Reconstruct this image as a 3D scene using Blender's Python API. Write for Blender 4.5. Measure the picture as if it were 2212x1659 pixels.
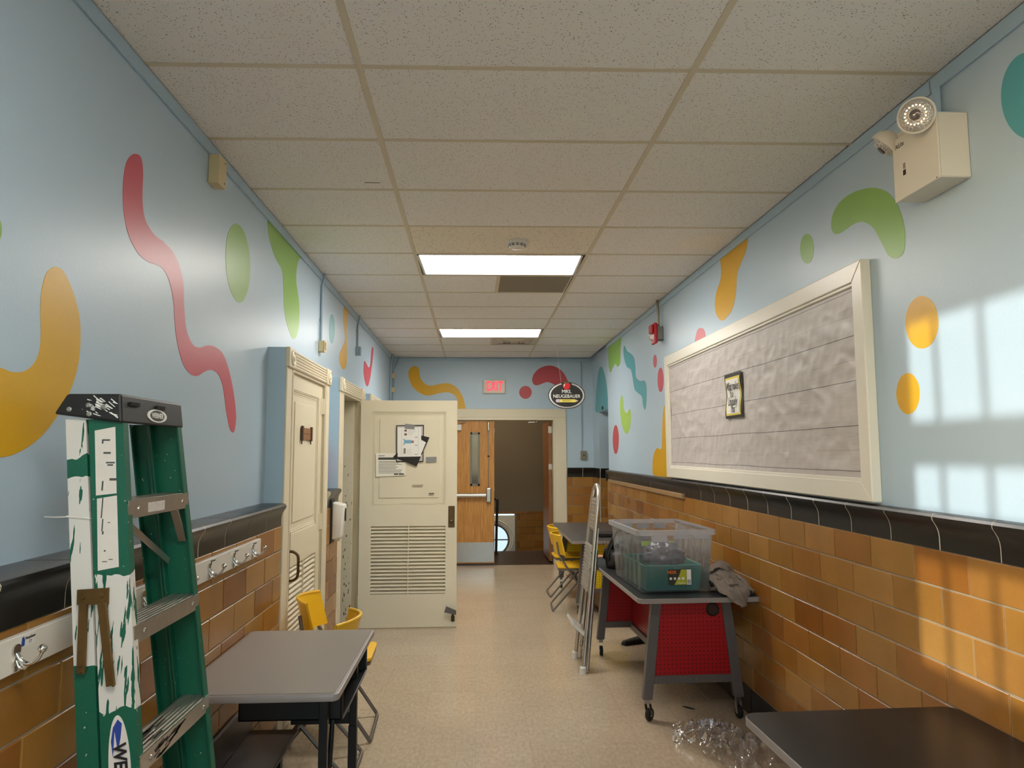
import bpy, bmesh, math, random
from mathutils import Vector, Matrix, noise

random.seed(7)
for o in list(bpy.data.objects):
    bpy.data.objects.remove(o, do_unlink=True)
S = bpy.context.scene
COL = S.collection

# ------------------------------------------------------------------ camera
F_PX, PITCH, YAW, ROLL, CAM_H = 1538.79, 0.0959, 0.0536, -0.0026, 1.6128
fwd = Vector((math.sin(YAW)*math.cos(PITCH), math.cos(YAW)*math.cos(PITCH), math.sin(PITCH)))
rgt = Vector((math.cos(YAW), -math.sin(YAW), 0))
upv = rgt.cross(fwd)
r2 = rgt*math.cos(ROLL) + upv*math.sin(ROLL)
u2 = -rgt*math.sin(ROLL) + upv*math.cos(ROLL)
cam_d = bpy.data.cameras.new('camera')
cam_d.sensor_width = 36; cam_d.sensor_fit = 'HORIZONTAL'
cam_d.lens = F_PX/2212*36
cam_d.clip_start = 0.02; cam_d.clip_end = 300
cam = bpy.data.objects.new('camera', cam_d); COL.objects.link(cam)
mw = Matrix((r2, u2, -fwd)).transposed().to_4x4()
mw.translation = (0, 0, CAM_H)
cam.matrix_world = mw
S.camera = cam

# ------------------------------------------------------------------ world, sun, exposure
W = bpy.data.worlds.new('sky'); S.world = W; W.use_nodes = True
wn = W.node_tree; wn.nodes.clear()
sky = wn.nodes.new('ShaderNodeTexSky'); sky.sky_type = 'NISHITA'
sky.sun_disc = False; sky.sun_elevation = math.radians(22); sky.sun_rotation = math.radians(-120)
sky.dust_density = 0.6
bg = wn.nodes.new('ShaderNodeBackground'); bg.inputs[1].default_value = 0.9
wo = wn.nodes.new('ShaderNodeOutputWorld')
wn.links.new(sky.outputs[0], bg.inputs[0]); wn.links.new(bg.outputs[0], wo.inputs[0])

SUN_DY, SUN_DZ = 1.70/2.90, -0.60/2.90          # sun travel per metre of x
sd = bpy.data.lights.new('sun', 'SUN'); sd.energy = 3.5; sd.angle = math.radians(0.9)
sd.color = (1.0, 0.95, 0.86)
sun = bpy.data.objects.new('sun', sd); COL.objects.link(sun)
sun.rotation_euler = Vector((1, SUN_DY, SUN_DZ)).to_track_quat('-Z', 'Y').to_euler()
sun.location = (-6, -2, 5)

S.view_settings.view_transform = 'Standard'
S.view_settings.look = 'None'
S.view_settings.gamma = 1
S.view_settings.use_curve_mapping = False
S.view_settings.exposure = 0.2
LAMP = 21.0                                      # ceiling lens radiance

# ------------------------------------------------------------------ dimensions
XL, XLW = -1.19, -1.077          # left wall face, left wainscot face
XR, XRT = 1.715, 1.695           # right wall face, right tile face
YE, YB = 10.43, -2.6             # end wall, wall behind the camera
HC = 3.004                       # ceiling
G0, GT, GS = 2.4742, 0.6096, -0.0265   # ceiling grid: first cross tee, module, skew
GXL, GXR = -0.4185, 0.8007

# ------------------------------------------------------------------ materials
def lin(c):
    c = c/255.0
    return c/12.92 if c <= 0.04045 else ((c+0.055)/1.055)**2.4
def rgb(t, a=1): return (lin(t[0]), lin(t[1]), lin(t[2]), a)

MATS = {}
class NT:
    def __init__(s, name):
        s.m = bpy.data.materials.new(name); s.m.use_nodes = True
        s.t = s.m.node_tree; s.n = s.t.nodes
        s.b = s.n['Principled BSDF']; s.out = s.n['Material Output']
    def new(s, typ, **kw):
        n = s.n.new(typ)
        for k, v in kw.items():
            if hasattr(n, k): setattr(n, k, v)
        return n
    def link(s, a, b): s.t.links.new(a, b)
    def math(s, op, a, b=None, c=None):
        n = s.n.new('ShaderNodeMath'); n.operation = op
        for i, v in enumerate((a, b, c)):
            if v is None: continue
            if isinstance(v, (int, float)): n.inputs[i].default_value = v
            else: s.link(v, n.inputs[i])
        return n.outputs[0]
    def mix(s, fac, a, b):
        n = s.n.new('ShaderNodeMix'); n.data_type = 'RGBA'
        for sock, v in ((n.inputs['Factor'], fac), (n.inputs[6], a), (n.inputs[7], b)):
            if isinstance(v, (int, float)): sock.default_value = v
            elif isinstance(v, tuple): sock.default_value = v
            else: s.link(v, sock)
        return n.outputs[2]
    def coord(s, kind='Object'):
        if kind == 'World': return s.n.new('ShaderNodeNewGeometry').outputs['Position']
        return s.n.new('ShaderNodeTexCoord').outputs[kind]
    def noise(s, scale, detail=3, vec=None, stretch=None, rough=0.5):
        n = s.n.new('ShaderNodeTexNoise'); n.inputs['Scale'].default_value = scale
        n.inputs['Detail'].default_value = detail; n.inputs['Roughness'].default_value = rough
        v = vec if vec is not None else s.coord('World')
        if stretch:
            mp = s.n.new('ShaderNodeMapping'); mp.inputs['Scale'].default_value = stretch
            s.link(v, mp.inputs['Vector']); v = mp.outputs[0]
        s.link(v, n.inputs['Vector'])
        return n.outputs['Fac']
    def ramp(s, fac, stops, interp='LINEAR'):
        n = s.n.new('ShaderNodeValToRGB'); n.color_ramp.interpolation = interp
        e = n.color_ramp.elements
        while len(e) < len(stops): e.new(0.5)
        for i, (p, c) in enumerate(stops):
            e[i].position = p; e[i].color = c
        s.link(fac, n.inputs[0]); return n.outputs[0]
    def bump(s, h, strength, dist=0.01):
        n = s.n.new('ShaderNodeBump'); n.inputs['Strength'].default_value = strength
        n.inputs['Distance'].default_value = dist
        s.link(h, n.inputs['Height']); s.link(n.outputs[0], s.b.inputs['Normal'])

def mat(name, c, rough=0.5, metal=0.0, spec=0.5, var=0.0, vscale=4.0, stretch=None, rnd=0.0,
        bump=None, coat=0.0, emit=None):
    if name in MATS: return MATS[name]
    k = NT(name); b = k.b
    b.inputs['Roughness'].default_value = rough
    b.inputs['Metallic'].default_value = metal
    b.inputs['Specular IOR Level'].default_value = spec
    b.inputs['Coat Weight'].default_value = coat
    b.inputs['Coat Roughness'].default_value = 0.08
    col = rgb(c)
    b.inputs['Base Color'].default_value = col
    if var or rnd:
        hs = k.new('ShaderNodeHueSaturation'); hs.inputs['Color'].default_value = col
        val = None
        if var:
            nz = k.noise(vscale, 4, stretch=stretch)
            val = k.math('MULTIPLY_ADD', nz, 2*var, 1-var)
        if rnd:
            oi = k.new('ShaderNodeObjectInfo')
            rv = k.math('MULTIPLY_ADD', oi.outputs['Random'], rnd, 1-rnd/2)
            val = rv if val is None else k.math('MULTIPLY', val, rv)
        k.link(val, hs.inputs['Value']); k.link(hs.outputs[0], b.inputs['Base Color'])
    if bump:
        k.bump(k.noise(bump[0], 3), bump[1], bump[2] if len(bump) > 2 else 0.005)
    if emit:
        b.inputs['Emission Color'].default_value = rgb(emit[0]); b.inputs['Emission Strength'].default_value = emit[1]
    MATS[name] = k.m
    return k.m

BLUE = mat('blue_enamel_wall', (184, 205, 221), 0.36, var=0.03, vscale=1.5, bump=(70, 0.10, 0.004))
BLUET = mat('blue_enamel_trim', (174, 199, 217), 0.4)
PAINT = {
 'pink': mat('mural_pink', (206, 84, 101), 0.36, var=0.02, bump=(70, 0.08, 0.004)),
 'red': mat('mural_red', (190, 72, 82), 0.36, var=0.02),
 'yellow': mat('mural_yellow', (222, 170, 14), 0.36, var=0.02, bump=(70, 0.08, 0.004)),
 'green': mat('mural_green', (138, 184, 84), 0.36, var=0.02),
 'lime': mat('mural_lime', (166, 202, 92), 0.36, var=0.02),
 'teal': mat('mural_teal', (88, 168, 178), 0.36, var=0.02)}
CREAM = mat('cream_door_paint', (224, 214, 188), 0.38, var=0.05, vscale=3, bump=(40, 0.05, 0.004))
CREAMD = mat('worn_cream_paint', (206, 196, 168), 0.45, var=0.10, vscale=5, bump=(40, 0.08, 0.004))
BCREAM = mat('cream_board_frame', (232, 227, 213), 0.32, var=0.04, vscale=3)
MORTAR = mat('grey_mortar', (158, 142, 116), 0.9, var=0.15, vscale=30)
MORTL = mat('pale_grout', (206, 198, 182), 0.85, var=0.08, vscale=30)
BLACKT = mat('black_glazed_tile', (22, 19, 18), 0.30, var=0.05, rnd=0.2, bump=(8, 0.05, 0.01))
DARK = mat('shadow_dark', (18, 16, 14), 0.8)
BRASS = mat('aged_bronze', (92, 74, 48), 0.38, metal=0.9, var=0.2, vscale=40)
CHROME = mat('chrome', (220, 218, 214), 0.14, metal=1.0)
STEEL = mat('brushed_steel', (176, 172, 166), 0.34, metal=1.0, var=0.08, vscale=20)
ALU = mat('aluminium', (196, 190, 180), 0.34, metal=0.9, var=0.08, vscale=14)
TUBE = mat('grey_tube', (128, 122, 114), 0.38, metal=0.7)
BLACKM = mat('black_metal', (16, 15, 15), 0.42)
BLACKP = mat('black_plastic', (26, 24, 23), 0.45, var=0.1, vscale=30)
RUBBER = mat('black_rubber', (18, 17, 17), 0.6)
WHITEP = mat('white_plastic', (226, 224, 216), 0.38)
BEIGEP = mat('beige_plastic', (214, 196, 152), 0.5)
YELLOWP = mat('yellow_plastic', (242, 190, 34), 0.36, bump=(30, 0.03, 0.003))
GREYTOP = mat('grey_laminate', (146, 138, 130), 0.36, var=0.03)
GREYEDGE = mat('grey_edge_band', (142, 134, 130), 0.35)
SLATETOP = mat('charcoal_laminate', (40, 40, 41), 0.36, spec=0.25, var=0.04, vscale=6)
DARKTOP = mat('dark_laminate', (22, 20, 19), 0.26, spec=0.22, var=0.04)
GREYFR = mat('grey_powder_coat', (98, 92, 88), 0.42)
PAPER = mat('white_paper', (236, 234, 228), 0.8)
INK = mat('black_ink', (24, 22, 22), 0.7)
TAPE = mat('grey_duct_tape', (132, 130, 130), 0.3, var=0.12, vscale=60)
BROWNF = mat('brown_landing_floor', (58, 42, 34), 0.4, var=0.1)
TANW = mat('tan_stairwell_wall', (112, 98, 78), 0.7)
WHITEF = mat('white_painted_rail', (226, 220, 208), 0.45, var=0.06, vscale=8)
TBAR = mat('beige_tee_bar', (212, 200, 174), 0.45)

def yellow_tile():
    k = NT('amber_glazed_tile')
    oi = k.new('ShaderNodeObjectInfo')
    base = k.ramp(oi.outputs['Random'], [(0, rgb((148, 100, 38))), (0.3, rgb((158, 113, 50))),
              (0.55, rgb((146, 90, 30))), (0.8, rgb((168, 122, 60))), (1, rgb((128, 76, 24)))])
    addv = k.new('ShaderNodeVectorMath'); addv.operation = 'ADD'
    k.link(k.coord('World'), addv.inputs[0])
    sc = k.new('ShaderNodeVectorMath'); sc.operation = 'SCALE'; sc.inputs['Scale'].default_value = 37.0
    cmb = k.new('ShaderNodeCombineXYZ')
    for i in range(3): k.link(oi.outputs['Random'], cmb.inputs[i])
    k.link(cmb.outputs[0], sc.inputs[0]); k.link(sc.outputs[0], addv.inputs[1])
    n1 = k.noise(4.5, 2, vec=addv.outputs[0]); n2 = k.noise(60, 2)
    hs = k.new('ShaderNodeHueSaturation'); k.link(base, hs.inputs['Color'])
    v = k.math('MULTIPLY_ADD', n1, 0.42, 0.79)
    v = k.math('MULTIPLY', v, k.math('MULTIPLY_ADD', n2, 0.12, 0.94))
    k.link(v, hs.inputs['Value']); k.link(hs.outputs[0], k.b.inputs['Base Color'])
    k.b.inputs['Roughness'].default_value = 0.24
    k.bump(k.noise(26, 2), 0.05, 0.004)
    return k.m
TILE = yellow_tile()

def floor_mat():
    k = NT('beige_vinyl_tile')
    oi = k.new('ShaderNodeObjectInfo')
    n1 = k.noise(55, 4, stretch=(1, .45, 1)); n2 = k.noise(2.0, 3); n3 = k.noise(230, 1)
    c = k.ramp(n1, [(0.25, rgb((176, 158, 133))), (0.5, rgb((187, 169, 145))), (0.75, rgb((196, 179, 156)))])
    sp = k.math('GREATER_THAN', n3, 0.765)
    c = k.mix(k.math('MULTIPLY', sp, 0.55), c, rgb((112, 92, 70)))
    hs = k.new('ShaderNodeHueSaturation'); k.link(c, hs.inputs['Color'])
    v = k.math('MULTIPLY_ADD', n2, 0.18, 0.91)
    v = k.math('MULTIPLY', v, k.math('MULTIPLY_ADD', oi.outputs['Random'], 0.05, 0.975))
    k.link(v, hs.inputs['Value']); k.link(hs.outputs[0], k.b.inputs['Base Color'])
    r = k.math('MULTIPLY_ADD', k.noise(3.2, 3), 0.20, 0.06)
    k.link(r, k.b.inputs['Roughness'])
    k.bump(k.noise(3.0, 2), 0.06, 0.02)
    return k.m
FLOORM = floor_mat()
FLOORJ = mat('floor_joint', (112, 96, 76), 0.6)

def ceil_mat(name, sc, dens, c0, c1):
    k = NT(name)
    vo = k.new('ShaderNodeTexVoronoi'); vo.inputs['Scale'].default_value = sc
    vo.inputs['Randomness'].default_value = 1.0
    mp = k.new('ShaderNodeMapping'); mp.inputs['Scale'].default_value = (1, 1, 0.01)
    nv = k.new('ShaderNodeTexNoise'); nv.inputs['Scale'].default_value = sc*0.9
    k.link(k.coord('World'), mp.inputs['Vector'])
    k.link(mp.outputs[0], nv.inputs['Vector'])
    ad = k.new('ShaderNodeVectorMath'); ad.operation = 'MULTIPLY_ADD'
    k.link(nv.outputs['Color'], ad.inputs[0]); ad.inputs[1].default_value = (0.012, 0.012, 0)
    k.link(mp.outputs[0], ad.inputs[2])
    k.link(ad.outputs[0], vo.inputs['Vector'])
    thr = k.math('LESS_THAN', vo.outputs['Distance'], 0.22)
    rn = k.new('ShaderNodeSeparateColor'); k.link(vo.outputs['Color'], rn.inputs[0])
    sel = k.math('LESS_THAN', rn.outputs[0], dens)
    sp = k.math('MULTIPLY', thr, sel)
    c = k.mix(k.math('MULTIPLY', sp, 0.8), c0, c1)
    k.link(c, k.b.inputs['Base Color'])
    k.b.inputs['Roughness'].default_value = 0.9; k.b.inputs['Specular IOR Level'].default_value = 0.2
    k.bump(k.math('SUBTRACT', k.noise(220, 2), sp), 0.25, 0.003)
    return k.m
CEILM = ceil_mat('fissured_ceiling_tile', 112, 0.66, rgb((238, 234, 227)), rgb((108, 96, 84)))
CEILM2 = ceil_mat('coarse_ceiling_tile', 62, 0.62, rgb((236, 226, 208)), rgb((92, 76, 60)))

def lens_mat():
    k = NT('lit_lamp_lens')
    sp = k.new('ShaderNodeSeparateXYZ'); k.link(k.coord('Object'), sp.inputs[0])
    w = k.math('COSINE', k.math('MULTIPLY', sp.outputs[1], 32.0))
    st = k.math('MULTIPLY_ADD', w, LAMP*0.10, LAMP)
    em = k.new('ShaderNodeEmission'); em.inputs[0].default_value = (1.0, 0.95, 0.87, 1)
    k.link(st, em.inputs[1]); k.link(em.outputs[0], k.out.inputs[0])
    return k.m

def clear_mat(name, tint, body, gloss_rough=0.1, gloss=0.12, bump=None):
    """thin see-through plastic or glass: transparent + a little milky body + gloss"""
    k = NT(name); k.n.remove(k.b)
    tr = k.new('ShaderNodeBsdfTransparent'); tr.inputs[0].default_value = rgb(tint)
    df = k.new('ShaderNodeBsdfDiffuse'); df.inputs[0].default_value = rgb((226, 226, 230))
    tl = k.new('ShaderNodeBsdfTranslucent'); tl.inputs[0].default_value = rgb((226, 226, 230))
    gl = k.new('ShaderNodeBsdfGlossy'); gl.inputs['Roughness'].default_value = gloss_rough
    m0 = k.new('ShaderNodeMixShader'); m0.inputs[0].default_value = 0.5
    k.link(df.outputs[0], m0.inputs[1]); k.link(tl.outputs[0], m0.inputs[2])
    m1 = k.new('ShaderNodeMixShader'); m1.inputs[0].default_value = body
    k.link(tr.outputs[0], m1.inputs[1]); k.link(m0.outputs[0], m1.inputs[2])
    m2 = k.new('ShaderNodeMixShader'); m2.inputs[0].default_value = gloss
    if gloss < 0.5:
        fr = k.new('ShaderNodeFresnel'); fr.inputs[0].default_value = 1.45
        k.link(k.math('ADD', k.math('MULTIPLY', fr.outputs[0], 0.7), gloss), m2.inputs[0])
        if bump:
            bn = k.new('ShaderNodeBump'); bn.inputs['Strength'].default_value = bump[1]; bn.inputs['Distance'].default_value = 0.01
            k.link(k.noise(bump[0], 3), bn.inputs['Height'])
            k.link(bn.outputs[0], gl.inputs['Normal']); k.link(bn.outputs[0], fr.inputs['Normal'])
    k.link(m1.outputs[0], m2.inputs[1]); k.link(gl.outputs[0], m2.inputs[2])
    k.link(m2.outputs[0], k.out.inputs[0])
    return k.m
GLASS = clear_mat('window_glass', (250, 252, 252), 0.0, 0.02, 0.02)
TOTE = clear_mat('clear_tote_plastic', (238, 238, 240), 0.13, 0.2, 0.03)
TOTERIM = clear_mat('tote_rim_plastic', (226, 226, 230), 0.55, 0.2, 0.04)
WRAP = clear_mat('plastic_wrap', (246, 244, 242), 0.07, 0.06, 0.06, bump=(16, 0.55))

def wood_mat(name, c0, c1, sc=1.0):
    k = NT(name)
    n = k.noise(9*sc, 4, stretch=(6, 6, 0.55), rough=0.6)
    c = k.ramp(n, [(0.3, rgb(c0)), (0.62, rgb(c1))])
    k.link(c, k.b.inputs['Base Color']); k.b.inputs['Roughness'].default_value = 0.4
    return k.m
OAK = wood_mat('oak_veneer', (176, 116, 50), (206, 148, 74))
BROWNW = wood_mat('brown_wood', (120, 76, 36), (150, 98, 52))

def peg_mat(name, c, hole):
    k = NT(name)
    vo = k.new('ShaderNodeTexVoronoi'); vo.inputs['Scale'].default_value = 40; vo.inputs['Randomness'].default_value = 0
    mp = k.new('ShaderNodeMapping'); mp.inputs['Scale'].default_value = (1, 0.0001, 1)
    k.link(k.coord('Object'), mp.inputs['Vector']); k.link(mp.outputs[0], vo.inputs['Vector'])
    h = k.math('LESS_THAN', vo.outputs['Distance'], 0.17)
    k.link(k.mix(h, rgb(c), rgb(hole)), k.b.inputs['Base Color'])
    k.b.inputs['Roughness'].default_value = 0.4
    return k.m
PEGRED = peg_mat('red_pegboard', (168, 16, 22), (78, 8, 10))
PEGYEL = peg_mat('yellow_pegboard', (226, 196, 28), (110, 90, 14))

def plank_paper():
    k = NT('grey_plank_print_paper')
    sp = k.new('ShaderNodeSeparateXYZ'); k.link(k.coord('World'), sp.inputs[0])
    z = k.math('ADD', sp.outputs[2], k.math('MULTIPLY', k.noise(1.1, 2, stretch=(1, 1, 0)), 0.03))
    f = k.math('FRACT', k.math('DIVIDE', k.math('ADD', z, 0.064), 0.2005))
    ln = k.math('LESS_THAN', f, 0.018)
    gr = k.noise(5, 5, stretch=(1, 1.2, 26), rough=0.65)
    c = k.ramp(gr, [(0.24, rgb((164, 157, 153))), (0.36, rgb((194, 187, 183))), (0.7, rgb((202, 195, 191)))])
    sub = k.math('LESS_THAN', k.math('ABSOLUTE', k.math('SUBTRACT', f, 0.47)), 0.012)
    sub = k.math('MULTIPLY', sub, k.math('GREATER_THAN', k.noise(2.3, 2, stretch=(1, 1, 4)), 0.5))
    c = k.mix(k.math('MULTIPLY', sub, 0.22), c, rgb((110, 100, 96)))
    c = k.mix(k.math('MULTIPLY', ln, 0.85), c, rgb((62, 54, 52)))
    k.link(c, k.b.inputs['Base Color']); k.b.inputs['Roughness'].default_value = 0.42
    return k.m
PLANK = plank_paper()

def ladder_mat(name, bands, amount):
    """green fibreglass with brushed white paint in given height bands (object z)"""
    k = NT(name)
    sp = k.new('ShaderNodeSeparateXYZ'); k.link(k.coord('Object'), sp.inputs[0])
    st = k.noise(70, 3, vec=k.coord('Object'), stretch=(1, 1, 0.10))
    big = k.noise(9, 3, vec=k.coord('Object'))
    z = k.math('ADD', sp.outputs[2], k.math('MULTIPLY_ADD', big, 0.10, -0.05))
    tot = None
    for a, b in bands:
        v = k.math('MULTIPLY', k.math('GREATER_THAN', z, a), k.math('LESS_THAN', z, b))
        tot = v if tot is None else k.math('MAXIMUM', tot, v)
    msk = k.math('GREATER_THAN', k.math('MULTIPLY', tot, st), 1-amount) if tot is not None else None
    spk = k.math('GREATER_THAN', k.noise(85, 2, vec=k.coord('Object')), 0.735)
    g = k.mix(k.noise(300, 1), rgb((6, 80, 60)), rgb((11, 100, 75)))
    if msk is not None: msk = k.math('MAXIMUM', msk, k.math('MULTIPLY', spk, 0.7))
    else: msk = k.math('MULTIPLY', spk, 0.5)
    k.link(k.mix(msk, g, rgb((216, 212, 204))), k.b.inputs['Base Color'])
    k.b.inputs['Roughness'].default_value = 0.45
    return k.m

# ------------------------------------------------------------------ mesh helpers
def catmull(pts, n=6, closed=True):
    out = []; N = len(pts)
    rng = range(N) if closed else range(N-1)
    for i in rng:
        if closed: p0, p1, p2, p3 = pts[(i-1) % N], pts[i], pts[(i+1) % N], pts[(i+2) % N]
        else: p0, p1, p2, p3 = pts[max(i-1, 0)], pts[i], pts[i+1], pts[min(i+2, N-1)]
        for j in range(n):
            t = j/n
            out.append(tuple(0.5*((2*p1[d]) + (-p0[d]+p2[d])*t + (2*p0[d]-5*p1[d]+4*p2[d]-p3[d])*t*t
                       + (-p0[d]+3*p1[d]-3*p2[d]+p3[d])*t**3) for d in range(len(p1))))
    if not closed: out.append(tuple(pts[-1]))
    return out

class MB:
    def __init__(s): s.v = []; s.f = []
    def add(s, vs, fs):
        o = len(s.v); s.v += [tuple(v) for v in vs]; s.f += [tuple(i+o for i in f) for f in fs]; return s
    def box(s, x0, x1, y0, y1, z0, z1):
        return s.add([(x0,y0,z0),(x1,y0,z0),(x1,y1,z0),(x0,y1,z0),(x0,y0,z1),(x1,y0,z1),(x1,y1,z1),(x0,y1,z1)],
                     [(0,3,2,1),(4,5,6,7),(0,1,5,4),(1,2,6,5),(2,3,7,6),(3,0,4,7)])
    def hexa(s, bot, top):
        """two quads (counter-clockwise from above) joined"""
        return s.add(list(bot)+list(top), [(0,3,2,1),(4,5,6,7),(0,1,5,4),(1,2,6,5),(2,3,7,6),(3,0,4,7)])
    def bar(s, p, q, w, h, up=(0,0,1)):
        p, q = Vector(p), Vector(q); d = (q-p).normalized(); u = Vector(up)
        a = d.cross(u)
        if a.length < 1e-4: a = d.cross(Vector((1,0,0)))
        a.normalize(); b = a.cross(d).normalized()
        c = [(-w/2,-h/2),(w/2,-h/2),(w/2,h/2),(-w/2,h/2)]
        return s.add([p+a*x+b*y for x,y in c]+[q+a*x+b*y for x,y in c],
                     [(3,2,1,0),(4,5,6,7),(0,1,5,4),(1,2,6,5),(2,3,7,6),(3,0,4,7)])
    def tube(s, pts, r, n=8, closed=False, cap=True):
        P = [Vector(p) for p in pts]; N = len(P); rings = []; ref = None
        R = r if isinstance(r, (list, tuple)) else [r]*N
        for i in range(N):
            if closed: d = P[(i+1) % N]-P[(i-1) % N]
            elif i == 0: d = P[1]-P[0]
            elif i == N-1: d = P[-1]-P[-2]
            else: d = (P[i+1]-P[i]).normalized()+(P[i]-P[i-1]).normalized()
            d.normalize()
            if ref is None:
                ref = d.cross(Vector((0,0,1)))
                if ref.length < 1e-3: ref = d.cross(Vector((1,0,0)))
            a = (ref - d*ref.dot(d)).normalized(); ref = a; b = d.cross(a)
            rings.append([P[i]+(a*math.cos(t)+b*math.sin(t))*R[i] for t in [2*math.pi*k/n for k in range(n)]])
        vs = [v for r_ in rings for v in r_]; fs = []
        for i in range(N if closed else N-1):
            j = (i+1) % N
            for k in range(n):
                l = (k+1) % n
                fs.append((i*n+k, i*n+l, j*n+l, j*n+k))
        if cap and not closed:
            fs.append(tuple(reversed(range(n)))); fs.append(tuple((N-1)*n+k for k in range(n)))
        return s.add(vs, fs)
    def lathe(s, prof, n=24, o=(0,0,0), axis=(0,0,1)):
        ax = Vector(axis).normalized(); a = ax.cross(Vector((0,0,1)))
        if a.length < 1e-3: a = Vector((1,0,0))
        a.normalize(); b = ax.cross(a); o = Vector(o)
        vs = [o+ax*z+(a*math.cos(t)+b*math.sin(t))*r for r, z in prof for t in [2*math.pi*k/n for k in range(n)]]
        fs = []
        for i in range(len(prof)-1):
            for k in range(n):
                l = (k+1) % n; fs.append((i*n+k, i*n+l, (i+1)*n+l, (i+1)*n+k))
        fs.append(tuple(reversed(range(n)))); fs.append(tuple((len(prof)-1)*n+k for k in range(n)))
        return s.add(vs, fs)
    def prism(s, poly, fn, d0, d1):
        """poly 2D; fn(u,v,d)->3D; extruded from depth d0 to d1"""
        n = len(poly)
        vs = [fn(u, v, d0) for u, v in poly]+[fn(u, v, d1) for u, v in poly]
        fs = [tuple(range(n)), tuple(reversed(range(n, 2*n)))]
        fs += [(i, i+n, (i+1) % n+n, (i+1) % n) for i in range(n)]
        return s.add(vs, fs)
    def surf(s, fn, nu, nv, cu=False):
        vs = [fn(i/(nu if cu else nu-1), j/(nv-1)) for i in range(nu) for j in range(nv)]
        fs = []
        for i in range(nu if cu else nu-1):
            k = (i+1) % nu
            for j in range(nv-1):
                fs.append((i*nv+j, k*nv+j, k*nv+j+1, i*nv+j+1))
        return s.add(vs, fs)
    def mesh(s, name, m, bevel=0, seg=1, smooth=None, fix=True):
        me = bpy.data.meshes.new(name)
        bm = bmesh.new()
        vv = [bm.verts.new(v) for v in s.v]
        for f in s.f:
            try: bm.faces.new([vv[i] for i in f])
            except ValueError: pass
        if fix: bmesh.ops.recalc_face_normals(bm, faces=bm.faces)
        if bevel:
            ed = [e for e in bm.edges if len(e.link_faces) == 2 and e.calc_face_angle(0) > 0.5]
            bmesh.ops.bevel(bm, geom=ed, offset=bevel, segments=seg, affect='EDGES', profile=0.5, clamp_overlap=True)
        bm.to_mesh(me); bm.free()
        me.materials.append(m)
        if smooth:
            me.shade_smooth(); me.set_sharp_from_angle(angle=smooth)
        return me
    def build(s, name, m, parent=None, loc=None, rot=None, **kw):
        return link(name, s.mesh(name, m, **kw), parent, loc, rot)

def link(name, me, parent=None, loc=None, rot=None):
    o = bpy.data.objects.new(name, me); COL.objects.link(o)
    if parent: o.parent = parent
    if loc: o.location = loc
    if rot: o.rotation_euler = rot
    return o
def tag(o, label=None, cat=None, group=None, kind=None):
    if label: o['label'] = label
    if cat: o['category'] = cat
    if group: o['group'] = group
    if kind: o['kind'] = kind
    return o
def thing(name, label, cat, loc=(0,0,0), rz=0, group=None, rot=None):
    o = bpy.data.objects.new(name, None); COL.objects.link(o); o.empty_display_size = 0.1
    o.location = loc; o.rotation_euler = rot if rot else (0, 0, rz)
    return tag(o, label, cat, group)
def struct(name, label=None, loc=(0,0,0), me=None, cat=None):
    o = bpy.data.objects.new(name, me); COL.objects.link(o); o.location = loc
    return tag(o, label, cat, kind='structure')
def copy_tree(o, parent=None):
    c = o.copy(); COL.objects.link(c)
    if parent: c.parent = parent
    for ch in o.children: copy_tree(ch, c)
    return c
BM = lambda *a: MB().box(*a)

def text_mesh(txt, size, m, depth=0.0006, shear=0, sx=1.0, bold=0.0, align='CENTER', space=1.0):
    cu = bpy.data.curves.new('lettering', 'FONT'); cu.body = txt; cu.size = size
    cu.align_x = align; cu.align_y = 'CENTER'; cu.extrude = depth; cu.shear = shear
    cu.offset = bold; cu.space_character = space; cu.resolution_u = 3
    ob = bpy.data.objects.new('lettering', cu); COL.objects.link(ob)
    bpy.context.view_layer.update()
    me = bpy.data.meshes.new_from_object(ob.evaluated_get(bpy.context.evaluated_depsgraph_get()))
    bpy.data.objects.remove(ob, do_unlink=True)
    me.materials.clear(); me.materials.append(m)
    if sx != 1:
        for v in me.vertices: v.co.x *= sx
    return me
# lettering lies in local XY facing +Z; these rotations stand it up
FACE_PX = (math.pi/2, 0, math.pi/2)     # readable from +x
FACE_NX = (math.pi/2, 0, -math.pi/2)    # readable from -x
FACE_NY = (math.pi/2, 0, 0)             # readable from -y

# =================================================================== SETTING
# ---- outside ground
struct('ground', 'pale paved ground outside the windows', me=BM(-40, 40, -40, 60, -3.2, -3.0).mesh('ground', mat('outside_ground', (168, 164, 150), 0.9)))

# ---- floor with vinyl tiles
floor = struct('floor', 'beige vinyl tile corridor floor', me=BM(-1.4, 2.65, YB, 10.45, -0.2, -0.0012).mesh('floor', FLOORJ))
FX0, FY0, FT = -0.2915, 0.13, 0.3048
fcache = {}
near_floor = MB()
def floor_tile(x0, x1, y0, y1):
    w, d = round(x1-x0, 3), round(y1-y0, 3)
    key = (w, d)
    if key not in fcache:
        fcache[key] = BM(0.0005, w-0.0005, 0.0005, d-0.0005, -0.004, 0).mesh('floor_tile', FLOORM)
    link('floor_tile', fcache[key], floor, (x0, y0, 0))
kx0 = math.floor((XLW-0.12-FX0)/FT); kx1 = math.ceil((XR-FX0)/FT)
for i in range(kx0, kx1):
    for j in range(-9, 35):
        x0, x1 = max(FX0+i*FT, XL), min(FX0+(i+1)*FT, XR); y0, y1 = FY0+j*FT, min(FY0+(j+1)*FT, 10.445)
        if x1-x0 < 0.02 or y1-y0 < 0.02: continue
        if y0 < 2.2: near_floor.box(x0+.0005, x1-.0005, y0+.0005, y1-.0005, -0.004, 0)
        else: floor_tile(x0, x1, y0, y1)
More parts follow.
